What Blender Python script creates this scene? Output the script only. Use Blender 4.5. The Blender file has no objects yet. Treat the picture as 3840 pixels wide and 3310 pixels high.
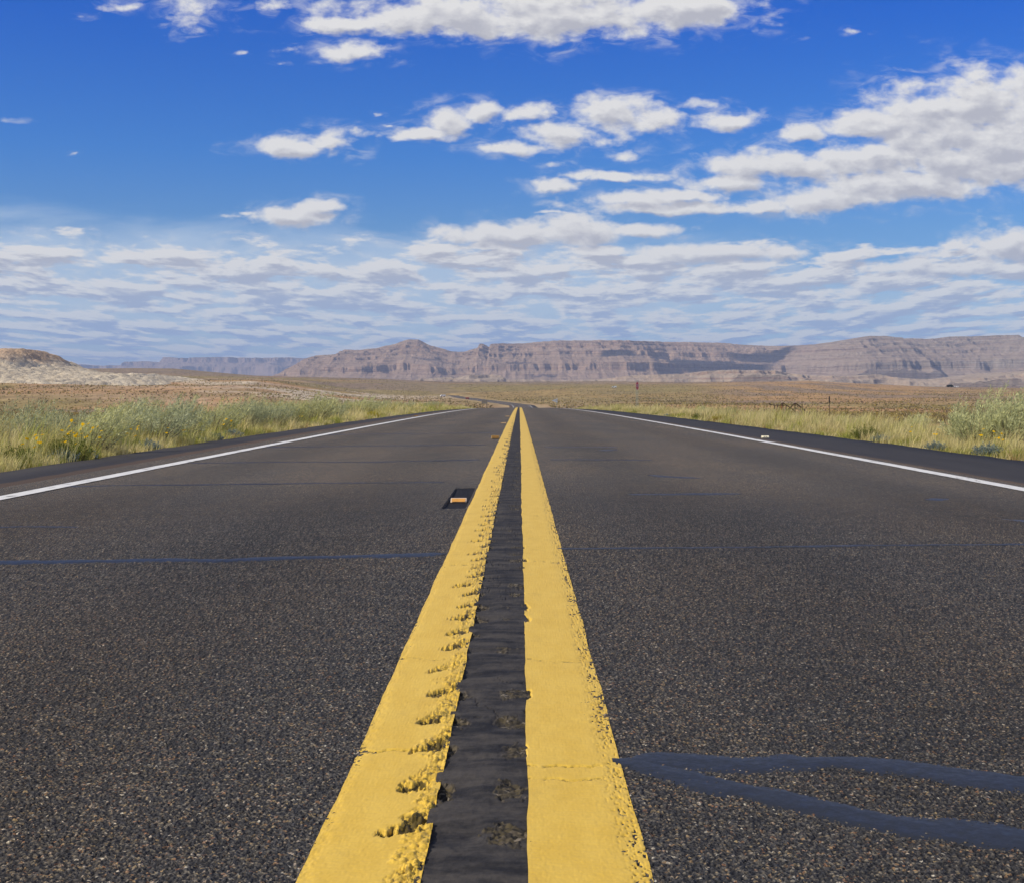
import bpy, math, random
import numpy as np
from mathutils import Vector, Matrix

# ------------------------------------------------------------------ camera, sky, sun, exposure
random.seed(7)
RNG = np.random.default_rng(7)
S = bpy.context.scene
COL = S.collection
FPX = 5568.0            # focal length in photograph pixels
VX, VY = 1948.0, 1481.0  # vanishing point of the road
CAMH = 0.6
cd = bpy.data.cameras.new('camera')
cd.sensor_width = 36.0
cd.lens = 36.0 * FPX / 3840.0
cd.shift_x = -(VX - 1920.0) / 3840.0
cd.shift_y = -(1655.0 - VY) / 3840.0
cd.clip_start = 0.05
cd.clip_end = 90000.0
cam = bpy.data.objects.new('camera', cd)
cam.location = (0, 0, CAMH)
cam.rotation_euler = (math.pi / 2, 0, 0)
COL.objects.link(cam)
S.camera = cam

SUN_EL, SUN_AZ = math.radians(36), math.radians(112)   # azimuth measured from +Y towards -X
sun_dir = Vector((-math.sin(SUN_AZ) * math.cos(SUN_EL), math.cos(SUN_AZ) * math.cos(SUN_EL), math.sin(SUN_EL)))
ld = bpy.data.lights.new('sun', 'SUN')
ld.energy = 4.8
ld.angle = math.radians(0.5)
ld.color = (1.0, 0.90, 0.73)
sun = bpy.data.objects.new('sun', ld)
sun.rotation_euler = sun_dir.to_track_quat('Z', 'Y').to_euler()
sun.location = (-60, -20, 60)
COL.objects.link(sun)

S.render.engine = 'CYCLES'
S.view_settings.view_transform = 'Standard'
S.view_settings.look = 'None'
S.view_settings.exposure = 0.0
S.view_settings.gamma = 1.0
S.cycles.max_bounces = 6
S.cycles.volume_bounces = 0
S.cycles.use_denoising = True
S.cycles.sample_clamp_indirect = 6.0

# ------------------------------------------------------------------ node helpers
class NT:
    def __init__(self, tree):
        self.t = tree; self.n = tree.nodes; self.l = tree.links
    def put(self, sock, v):
        if isinstance(v, bpy.types.NodeSocket): self.l.new(v, sock)
        elif v is not None:
            if hasattr(sock.default_value, '__len__') and not hasattr(v, '__len__'):
                v = (v,) * len(sock.default_value)
            if hasattr(v, '__len__') and len(sock.default_value) == 4 and len(v) == 3: v = (*v, 1)
            sock.default_value = v
    def m(self, op, a, b=None, c=None, clamp=False):
        x = self.n.new('ShaderNodeMath'); x.operation = op; x.use_clamp = clamp
        for i, v in enumerate((a, b, c)):
            if v is not None: self.put(x.inputs[i], v)
        return x.outputs[0]
    def vm(self, op, a, b=None, scale=None):
        x = self.n.new('ShaderNodeVectorMath'); x.operation = op
        self.put(x.inputs[0], a)
        if b is not None: self.put(x.inputs[1], b)
        if scale is not None: self.put(x.inputs['Scale'], scale)
        return x.outputs['Value'] if op in ('LENGTH', 'DOT_PRODUCT') else x.outputs[0]
    def xyz(self, x, y, z=0.0):
        c = self.n.new('ShaderNodeCombineXYZ')
        for i, v in enumerate((x, y, z)): self.put(c.inputs[i], v)
        return c.outputs[0]
    def sep(self, v):
        s = self.n.new('ShaderNodeSeparateXYZ'); self.l.new(v, s.inputs[0]); return s.outputs
    def noise(self, vec, scale, detail=4, rough=.5, dist=0.0, color=False, dim='3D'):
        x = self.n.new('ShaderNodeTexNoise'); x.noise_dimensions = dim
        if vec is not None: self.l.new(vec, x.inputs['Vector'])
        x.inputs['Scale'].default_value = scale; x.inputs['Detail'].default_value = detail
        x.inputs['Roughness'].default_value = rough; x.inputs['Distortion'].default_value = dist
        return x.outputs['Color'] if color else x.outputs['Fac']
    def voro(self, vec, scale, feature='F1', out='Distance', rand=1.0):
        x = self.n.new('ShaderNodeTexVoronoi'); x.feature = feature
        if vec is not None: self.l.new(vec, x.inputs['Vector'])
        x.inputs['Scale'].default_value = scale
        x.inputs['Randomness'].default_value = rand
        return x.outputs[out]
    def ss(self, v, lo, hi, a=0.0, b=1.0, interp='SMOOTHSTEP'):
        x = self.n.new('ShaderNodeMapRange'); x.interpolation_type = interp
        self.put(x.inputs[0], v)
        for i, q in enumerate((lo, hi, a, b)): self.put(x.inputs[i + 1], q)
        return x.outputs[0]
    def ramp(self, fac, stops, interp='LINEAR'):
        x = self.n.new('ShaderNodeValToRGB'); x.color_ramp.interpolation = interp
        e = x.color_ramp.elements
        while len(e) > 1: e.remove(e[-1])
        e[0].position = stops[0][0]; e[0].color = (*stops[0][1], 1)
        for p, c in stops[1:]:
            q = e.new(p); q.color = (*c, 1)
        self.l.new(fac, x.inputs[0]); return x.outputs[0]
    def mix(self, fac, a, b, mode='MIX'):
        x = self.n.new('ShaderNodeMix'); x.data_type = 'RGBA'; x.blend_type = mode
        self.put(x.inputs[0], fac); self.put(x.inputs[6], a); self.put(x.inputs[7], b)
        return x.outputs[2]
    def bump(self, h, strength=.5, dist=.01):
        x = self.n.new('ShaderNodeBump'); self.l.new(h, x.inputs['Height'])
        x.inputs['Strength'].default_value = strength; x.inputs['Distance'].default_value = dist
        return x.outputs[0]
    def pos(self):
        return self.n.new('ShaderNodeNewGeometry').outputs['Position']
    def obj(self):
        return self.n.new('ShaderNodeTexCoord').outputs['Object']
    def attr(self, name):
        x = self.n.new('ShaderNodeAttribute'); x.attribute_name = name; return x.outputs['Color']

def material(name):
    m = bpy.data.materials.new(name); m.use_nodes = True
    k = NT(m.node_tree); b = k.n['Principled BSDF']
    return m, k, b

def flat(name, col, rough=.6, metal=0.0, var=.12, scale=30):
    m, k, b = material(name)
    nz = k.noise(k.obj(), scale, 5, .6)
    f = k.ss(nz, .3, .7, 1 - var, 1 + var, 'LINEAR')
    c = k.vm('SCALE', (*col,), scale=f)
    k.put(b.inputs['Base Color'], c); b.inputs['Roughness'].default_value = rough; b.inputs['Metallic'].default_value = metal
    return m

# ------------------------------------------------------------------ world: sky and clouds (function of direction)
CLOUDS = [  # azimuth / elevation ellipses: x, y, half width, height up, height down
 (1660,75,480,110,60),(2080,70,480,150,85),(2560,40,310,90,80),(1290,95,180,40,28),
 (690,20,130,60,55),(690,100,85,55,38),(450,28,110,28,20),(1010,14,150,30,26),(300,60,60,14,12),
 (1330,205,140,46,38),(1260,225,70,22,22),(893,197,38,15,13),(1078,188,62,22,22),(1062,245,38,10,10),
 (1130,560,175,55,36),(1210,540,110,58,40),(1010,572,70,16,16),(1362,500,78,25,22),
 (1580,500,130,36,26),(1690,470,150,62,46),(1800,430,110,58,45),(1970,430,85,34,30),
 (1940,550,140,32,36),(2120,520,160,66,52),(2300,430,170,70,72),(2440,460,130,50,45),(2510,480,60,28,28),
 (2615,400,100,30,28),(2735,455,140,40,40),(2330,592,95,26,24),(2070,615,58,15,15),(2080,700,110,34,30),
 (3000,505,85,40,32),(3270,480,200,90,45),(3480,440,240,140,80),(3720,400,300,150,120),(3900,420,260,170,110),
 (2900,630,290,72,50),(3300,600,360,80,100),(3650,600,420,90,125),(3860,640,220,110,90),(3100,740,290,60,62),(2720,690,170,40,40),(2830,775,170,30,28),
 (2400,745,220,42,30),(2240,762,110,30,22),(2560,735,150,34,28),
 (1120,812,150,40,42),(1200,778,100,36,26),(850,812,55,9,8),(950,800,60,9,8),
 (1900,890,260,60,34),(2140,870,260,68,60),(2440,868,180,34,30),(2060,800,100,10,8),
 (3200,120,60,18,12),(2990,145,45,10,9),(40,452,55,9,7),(275,583,30,9,8),(1425,425,28,9,8),(1440,470,30,8,8),
 (3560,520,420,110,70),(3420,690,460,70,60),(3800,560,300,120,80),(2500,780,340,36,26),(2300,660,200,22,18),(3810,920,220,70,60),(3500,1000,320,50,40),(2700,950,420,40,40)]

def build_world():
    w = bpy.data.worlds.new('World'); S.world = w; w.use_nodes = True
    k = NT(w.node_tree); bg = k.n['Background']
    sky = k.n.new('ShaderNodeTexSky'); sky.sky_type = 'NISHITA'; sky.sun_disc = False
    sky.sun_elevation = SUN_EL; sky.sun_rotation = -SUN_AZ
    sky.altitude = 1500; sky.air_density = 1.0; sky.dust_density = 0.3; sky.ozone_density = 3.0
    d = k.n.new('ShaderNodeTexCoord').outputs['Generated']
    dx, dy, dz = k.sep(d)
    # group: cloud density at a point of the forward sky
    g = bpy.data.node_groups.new('cloud_density', 'ShaderNodeTree')
    g.interface.new_socket('P', in_out='INPUT', socket_type='NodeSocketVector')
    g.interface.new_socket('D', in_out='OUTPUT', socket_type='NodeSocketFloat')
    gi = g.nodes.new('NodeGroupInput'); go = g.nodes.new('NodeGroupOutput')
    q = NT(g)
    P0 = gi.outputs[0]
    # warp
    wn = q.noise(q.vm('MULTIPLY', P0, (1.0, 1.6, 1.0)), .0045, 6, .62, color=True)
    wv = q.vm('MULTIPLY', q.vm('SUBTRACT', wn, (.5, .5, .5)), (130.0, 60.0, 0.0))
    P = q.vm('ADD', P0, wv)
    X, Y, _ = q.sep(P)
    acc = None
    for (cx, cy, a, up, dn) in CLOUDS:
        sx = q.m('MULTIPLY_ADD', X, 1.0 / a, -cx / a)
        y0 = q.m('SUBTRACT', Y, cy)
        sy = q.m('MAXIMUM', q.m('MULTIPLY', y0, 1.0 / dn), q.m('MULTIPLY', y0, -1.0 / up))
        r2 = q.m('MULTIPLY_ADD', sx, sx, q.m('MULTIPLY', sy, sy))
        if (a <= 130 and up <= 30) or (cx < 1100 and cy < 120): r2 = q.m('ADD', r2, .50 if a > 70 else .85)      # small scraps stay wispy
        acc = r2 if acc is None else q.m('MINIMUM', acc, r2)
    e = q.m('SUBTRACT', 1.0, q.m('SQRT', acc))
    det = q.noise(q.vm('MULTIPLY', P0, (1.0, 1.7, 1.0)), .0070, 10, .56, .1)
    dens = q.m('ADD', q.m('MULTIPLY_ADD', e, 1.0, .06), q.m('MULTIPLY', q.m('SUBTRACT', det, .47), 2.3))
    # banded cloud field towards the horizon (a flat layer seen edge-on)
    Yb = q.m('MAXIMUM', q.m('SUBTRACT', 1500.0, q.sep(P0)[1]), 60.0)
    inv = q.m('DIVIDE', 1000.0, Yb)
    Xb = q.m('MULTIPLY', q.m('SUBTRACT', q.sep(P0)[0], 1948.0), q.m('POWER', inv, .5))
    band = q.noise(q.xyz(q.m('MULTIPLY', Xb, .0031), q.m('MULTIPLY', q.m('LOGARITHM', Yb, 2.718), 7.6), 3.3), 1.0, 10, .58, .15)
    cov = q.ss(q.m('ADD', q.sep(P0)[1], q.m('MULTIPLY', q.sep(P0)[0], -.01)), 770.0, 950.0)
    lean = q.m('MULTIPLY', q.ss(q.sep(P0)[1], 1250, 1400), .06)
    bd = q.m('MULTIPLY', q.m('SUBTRACT', q.m('SUBTRACT', band, .385), lean), 5.4)
    bd = q.m('SUBTRACT', bd, q.m('MULTIPLY', q.m('SUBTRACT', 1.0, cov), 2.5))
    dens = q.m('MAXIMUM', dens, bd)
    q.l.new(dens, go.inputs[0])

    dyc = k.m('MAXIMUM', dy, .02)
    u = k.m('DIVIDE', dx, dyc); v = k.m('DIVIDE', dz, dyc)
    X = k.m('MULTIPLY_ADD', u, FPX, VX); Y = k.m('MULTIPLY_ADD', v, -FPX, VY)
    P = k.xyz(X, Y, 0.0)
    def G(vec):
        x = k.n.new('ShaderNodeGroup'); x.node_tree = g; k.l.new(vec, x.inputs[0]); return x.outputs[0]
    d0 = G(P)
    d1 = G(k.vm('ADD', P, k.xyz(-22.0, k.ss(Y, 850, 1200, -30.0, -16.0), 0.0)))
    front = k.ss(dy, .12, .3)
    wisp = k.noise(k.vm('MULTIPLY', P, (.8, 2.0, 1.0)), .009, 5, .58, .8)
    alpha = k.m('MAXIMUM', k.ss(d0, -.06, .62), k.m('MULTIPLY', k.m('MULTIPLY', k.ss(d0, -.75, .10), k.ss(wisp, .44, .74)), .42))
    alpha = k.m('MULTIPLY', alpha, front)
    far = k.ss(Y, 850, 1350)
    # light: open towards the sun side = bright
    lit = k.m('SUBTRACT', 1.0, k.m('MULTIPLY', k.ss(d1, .15, 1.25), .95))
    lit = k.m('ADD', lit, k.m('MULTIPLY', k.m('SUBTRACT', d0, d1), k.ss(far, 0, 1, .55, .8)))
    fine = k.noise(k.vm('MULTIPLY', P, (1.0, 1.7, 1.0)), .018, 6, .65)
    lit = k.m('ADD', lit, k.m('MULTIPLY', k.m('SUBTRACT', fine, .5), .17), clamp=True)
    ccol = k.mix(lit, (.50, .50, .545), (.82, .805, .785))
    cfar = k.mix(lit, (.285, .42, .68), (.72, .755, .79))
    ccol = k.mix(far, ccol, cfar)
    # clear sky: the physical sky, deepened as at high dry altitude
    gm = k.n.new('ShaderNodeGamma'); k.l.new(k.vm('MULTIPLY', sky.outputs[0], (.1, .1, .1)), gm.inputs[0]); gm.inputs[1].default_value = 1.0
    base = gm.outputs[0]
    el = k.m('ARCSINE', dz)
    deep = k.ramp(k.ss(el, 0, 1, 0, 1, 'LINEAR'), [(0, (.44, .68, 1.22)), (.03, (.50, .74, 1.10)), (.06, (.52, .75, 1.0)), (.11, (.38, .69, 1.03)), (.16, (.17, .60, 1.17)), (.25, (.0, .43, 1.28)), (.40, (.10, .45, 1.2)), (.7, (.45, .7, 1.0)), (1, (.6, .8, 1.0))])
    skyc = k.mix(1.0, base, deep, 'MULTIPLY')
    # thin high veil low in the sky
    vn = k.noise(k.vm('MULTIPLY', P, (.6, 2.2, 1.0)), .0022, 7, .6, .4)
    Yv = k.m('ADD', Y, k.m('MULTIPLY', k.m('SUBTRACT', vn, .5), 420.0))
    edge = k.m('MULTIPLY_ADD', k.m('SUBTRACT', X, 0.0), .06, 735.0)
    veil = k.m('MULTIPLY', k.ss(k.m('SUBTRACT', Yv, edge), -20, 190), k.ss(k.m('SUBTRACT', Y, 1120.0), 0, 260, .68, .30))
    veil = k.m('MULTIPLY', veil, k.m('MULTIPLY', front, k.ss(X, 2300, 3000, 1.0, .6)))
    skyc = k.mix(veil, skyc, (.56, .68, .82))
    # broken cloud added over the unseen sky, whitening the ambient light
    rest = k.noise(k.vm('MULTIPLY', d, (1, 1, 2.0)), 2.6, 7, .6)
    over = k.m('MULTIPLY', k.ss(rest, .46, .58), k.m('MULTIPLY', k.m('SUBTRACT', 1.0, k.m('MULTIPLY', front, k.m('SUBTRACT', 1.0, k.ss(dz, .33, .45)))), .8))
    skyc = k.mix(over, skyc, (.80, .77, .72))
    out = k.mix(k.m('MULTIPLY', alpha, k.ss(far, 0, 1, .97, .85)), skyc, ccol)
    k.l.new(out, bg.inputs[0]); bg.inputs[1].default_value = 1.0
    w.cycles.sampling_method = 'MANUAL'; w.cycles.sample_map_resolution = 512
build_world()

# ------------------------------------------------------------------ numpy noise
def _hash(ix, iy, seed):
    n = (ix.astype(np.int64) * 374761393 + iy.astype(np.int64) * 668265263 + seed * 1442695041) & 0xFFFFFFFF
    n = ((n ^ (n >> 13)) * 1274126177) & 0xFFFFFFFF
    n = ((n ^ (n >> 15)) * 2246822519) & 0xFFFFFFFF
    return ((n ^ (n >> 16)) & 0xFFFFFF) / float(0xFFFFFF)
def vnoise(x, y, seed=0):
    x = np.asarray(x, float); y = np.asarray(y, float)
    ix = np.floor(x); iy = np.floor(y); fx = x - ix; fy = y - iy
    fx = fx * fx * fx * (fx * (fx * 6 - 15) + 10); fy = fy * fy * fy * (fy * (fy * 6 - 15) + 10)
    a = _hash(ix, iy, seed); b = _hash(ix + 1, iy, seed); c = _hash(ix, iy + 1, seed); d = _hash(ix + 1, iy + 1, seed)
    return (a * (1 - fx) + b * fx) * (1 - fy) + (c * (1 - fx) + d * fx) * fy
def fbm(x, y, oct=4, seed=0, gain=.5):
    s = 0; a = 1; t = 0
    for i in range(oct):
        s = s + a * vnoise(x * 2 ** i + 17.3 * i, y * 2 ** i - 9.1 * i, seed + i); t += a; a *= gain
    return s / t
def ridged(x, y, oct=4, seed=0, gain=.5):
    s = 0; a = 1; t = 0
    for i in range(oct):
        s = s + a * (1 - np.abs(2 * vnoise(x * 2 ** i + 5.1 * i, y * 2 ** i, seed + i) - 1)); t += a; a *= gain
    return s / t
def sstep(x, a, b):
    t = np.clip((x - a) / (b - a), 0, 1); return t * t * (3 - 2 * t)
def worley(x, y, cell, seed=0):
    """nearest distance (in cells) and a random value of the nearest cell"""
    x = x / cell; y = y / cell
    ix = np.floor(x); iy = np.floor(y)
    best = np.full(x.shape, 9.0); rid = np.zeros(x.shape)
    for i in (-1, 0, 1):
        for j in (-1, 0, 1):
            cx = ix + i; cy = iy + j
            px = cx + .1 + .8 * _hash(cx, cy, seed); py = cy + .1 + .8 * _hash(cx, cy, seed + 1)
            d = (px - x) ** 2 + (py - y) ** 2
            m = d < best
            best = np.where(m, d, best); rid = np.where(m, _hash(cx, cy, seed + 2), rid)
    return np.sqrt(best), rid

# ------------------------------------------------------------------ mesh helpers
def mesh_np(name, V, quads=None, tris=None, mat=None, parent=None, smooth=True, col=None):
    me = bpy.data.meshes.new(name)
    V = np.asarray(V, np.float32)
    nq = 0 if quads is None else len(quads); ntr = 0 if tris is None else len(tris)
    loops = []
    if nq: loops.append(np.asarray(quads, np.int32).ravel())
    if ntr: loops.append(np.asarray(tris, np.int32).ravel())
    L = np.concatenate(loops)
    tot = np.concatenate([np.full(nq, 4, np.int32), np.full(ntr, 3, np.int32)])
    st = np.concatenate([[0], np.cumsum(tot)[:-1]]).astype(np.int32)
    me.vertices.add(len(V)); me.vertices.foreach_set('co', V.ravel())
    me.loops.add(len(L)); me.loops.foreach_set('vertex_index', L)
    me.polygons.add(len(tot)); me.polygons.foreach_set('loop_start', st)
    me.update(calc_edges=True)
    me.polygons.foreach_set('use_smooth', np.full(len(tot), smooth, bool))
    if col is not None:
        a = me.color_attributes.new('tint', 'FLOAT_COLOR', 'POINT')
        c = np.ones((len(V), 4), np.float32); c[:, :3] = col; a.data.foreach_set('color', c.ravel())
    me.validate()
    if mat: me.materials.append(mat)
    o = bpy.data.objects.new(name, me); COL.objects.link(o)
    if parent is not None: o.parent = parent
    return o
def grid_faces(r, c):
    i = np.arange(r * c).reshape(r, c)
    return np.stack([i[:-1, :-1], i[:-1, 1:], i[1:, 1:], i[1:, :-1]], -1).reshape(-1, 4)
def structure(o): o['kind'] = 'structure'; return o
def tag(o, label, cat, group=None):
    o['label'] = label; o['category'] = cat
    if group: o['group'] = group
    return o
def empty(name, loc, rz=0.0):
    o = bpy.data.objects.new(name, None); o.empty_display_size = .2
    o.location = loc; o.rotation_euler = (0, 0, rz); COL.objects.link(o); return o

class MB:
    def __init__(self): self.v = []; self.f = []
    def add(self, v, f):
        b = len(self.v); self.v += [tuple(p) for p in v]; self.f += [tuple(i + b for i in q) for q in f]
    def box(self, c, s, rot=None, taper=1.0):
        x, y, z = (q / 2 for q in s)
        P = [Vector((sx * x * (taper if sz > 0 else 1), sy * y * (taper if sz > 0 else 1), sz * z)) for sz in (-1, 1) for sy in (-1, 1) for sx in (-1, 1)]
        if rot is not None: P = [rot @ p for p in P]
        c = Vector(c)
        self.add([p + c for p in P], [(0, 2, 3, 1), (4, 5, 7, 6), (0, 1, 5, 4), (2, 6, 7, 3), (0, 4, 6, 2), (1, 3, 7, 5)])
    def tube(self, pts, r, n=8):
        pts = [Vector(p) for p in pts]; rs = r if hasattr(r, '__len__') else [r] * len(pts)
        rings = []
        for i, p in enumerate(pts):
            d = (pts[min(i + 1, len(pts) - 1)] - pts[max(i - 1, 0)]).normalized()
            a = d.orthogonal().normalized(); b = d.cross(a)
            if i and rings: # keep frames aligned
                a = (prev_a - d * prev_a.dot(d)).normalized(); b = d.cross(a)
            prev_a = a
            rings.append([p + (a * math.cos(t) + b * math.sin(t)) * rs[i] for t in [2 * math.pi * k / n for k in range(n)]])
        v = [p for q in rings for p in q]; f = []
        for i in range(len(rings) - 1):
            for k in range(n):
                f.append((i * n + k, i * n + (k + 1) % n, (i + 1) * n + (k + 1) % n, (i + 1) * n + k))
        f.append(tuple(range(n))[::-1]); f.append(tuple((len(rings) - 1) * n + k for k in range(n)))
        self.add(v, f)
    def prism(self, outline, axis, t, c=(0, 0, 0)):
        """outline in (a,b); extruded by t along axis 'x','y' or 'z'"""
        n = len(outline); v = []
        for s in (-.5, .5):
            for a, b in outline:
                p = {'y': (a, s * t, b), 'x': (s * t, a, b), 'z': (a, b, s * t)}[axis]
                v.append((p[0] + c[0], p[1] + c[1], p[2] + c[2]))
        f = [tuple(range(n)), tuple(range(n, 2 * n))[::-1]] + [(i, i + n, (i + 1) % n + n, (i + 1) % n) for i in range(n)]
        self.add(v, f)
    def build(self, name, mat, parent=None, bevel=0.0, smooth=False):
        me = bpy.data.meshes.new(name); me.from_pydata(self.v, [], self.f); me.update()
        import bmesh
        bm = bmesh.new(); bm.from_mesh(me); bmesh.ops.recalc_face_normals(bm, faces=bm.faces)
        if bevel: bmesh.ops.bevel(bm, geom=list(bm.edges), offset=bevel, segments=2, affect='EDGES', clamp_overlap=True)
        bm.to_mesh(me); bm.free()
        if smooth: me.polygons.foreach_set('use_smooth', np.full(len(me.polygons), True))
        me.materials.append(mat)
        o = bpy.data.objects.new(name, me); COL.objects.link(o)
        if parent is not None: o.parent = parent
        return o

# ------------------------------------------------------------------ lie of the land
XC0 = -0.054
_ry = np.array([-200, 0, 30, 60, 100, 141, 180, 240, 300, 360, 420, 500, 600, 800, 1100, 1500, 2000, 2500, 3000, 4000, 6000, 30000.])
_rz = np.array([0, 0, -.027, -.108, -.30, -.60, -1.0, -1.85, -2.85, -3.9, -4.5, -4.55, -3.75, -2.9, -1.2, 3.0, 13, 23, 24, 12, 30, 30.])
def R(y):                       # road elevation
    y = np.asarray(y, float)
    near = -3e-5 * np.clip(y, 0, 150) ** 2
    far = np.interp(y, _ry, _rz)
    # soften the joints of the far profile
    far = (far + np.interp(y - .03 * np.abs(y), _ry, _rz) + np.interp(y + .03 * np.abs(y), _ry, _rz)) / 3
    w = sstep(y, 110, 150)
    return near * (1 - w) + far * w
_cy = np.array([-100, 400, 520, 620, 700, 800, 900, 1000, 1100, 1300, 1500, 1700, 1900])
_cx = np.array([0, 0, 1.5, 0.5, -6, -15, -25, -34, -45, -64, -82, -110, -150.])
def XC(y): return XC0 + np.interp(y, _cy, _cx) * sstep(np.asarray(y, float), 380, 500)
EL, ER = 4.76, 5.78             # paved half-widths left and right
def crown(d):                   # fall of the road surface away from the centre line
    a = np.abs(d); return .02 * a + .012 * np.clip(a - 3.7, 0, 9)
def road_z(x, y): return R(y) - crown(x - XC(y))
_tx = np.array([-6000, -1500, 0, 255, 510, 649, 960, 1423, 1655, 1920, 2244, 2569, 2926, 3033, 3204, 3343, 3482, 3840, 5500, 9000.])
_ty = np.array([1400, 1392, 1386, 1384, 1382, 1383, 1410, 1421, 1432, 1433, 1431, 1435, 1431, 1427, 1440, 1447, 1452, 1456, 1456, 1440.])
def ground_z(x, y):
    x = np.asarray(x, float); y = np.asarray(y, float)
    d = x - XC(y)
    edge = np.where(d < 0, EL, ER); e = np.abs(d) - edge
    base = R(y) - crown(edge)
    z = base - .05 - .42 * sstep(e, 0.2, 11) + .10 * (fbm(x / 3.1, y / 3.1, 3, 3) - .5) * sstep(e, .3, 2)
    z = z - .25 * sstep(e, 10, 60)
    # far plain: rises to a long low ridge
    yy = np.maximum(y, 60.0)
    px = VX + FPX * x / yy
    top = CAMH + yy * (VY - np.interp(px, _tx, _ty)) / FPX
    w = sstep(y, 500, 2400)
    lw = 1 - sstep(px, 900, 1650)
    w2 = np.clip((y - 420) / 380, 0, 1) ** 1.15
    ang = np.interp(y, [420, 560, 700, 1000, 1400, 2450], [1479, 1462, 1441, 1430, 1420, 0])
    topl = CAMH + yy * (VY - np.where(y > 1400, 1420 + (np.interp(px, _tx, _ty) - 1420) * np.clip((y - 1400) / 1050, 0, 1), ang)) / FPX
    zz = R(y) * (1 - w) + top * w
    lz = R(y) * (1 - sstep(y, 300, 520)) + topl * sstep(y, 300, 520)
    zz = zz * (1 - lw) + lz * lw
    open_ = np.maximum(sstep(np.abs(d), 12, 140), sstep(y, 1000, 1600))
    zz = R(y) * (1 - open_) + zz * open_
    far_off = sstep(y, 2550, 3600)
    zz = zz * (1 - far_off) + 16 * far_off
    wf = sstep(y, 180, 700)
    z = z * (1 - wf) + (zz - .12) * wf
    bumps = (fbm(x / 160, y / 260, 4, 11) - .5) * 5.5 * sstep(y, 160, 700) * (1 - .5 * far_off) + (fbm(x / 18, y / 30, 3, 12) - .5) * .7 * sstep(y, 40, 200)
    z = z + bumps * sstep(np.abs(d), 12, 110) * (1 - .75 * sstep(y, 1700, 2450) * (1 - far_off))
    z = np.where((e < 0) & (y < 1230), np.minimum(z, R(y) - crown(d) - .16), z)
    return z
def gpt(px, py):                # a pixel of the photograph -> a point on the road surface
    y = CAMH * FPX / max(py - VY, 1)
    for _ in range(25):
        x = (px - VX) / FPX * y
        y = y * .5 + .5 * (CAMH - float(road_z(x, y))) * FPX / (py - VY)
    return (px - VX) / FPX * y, y

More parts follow.
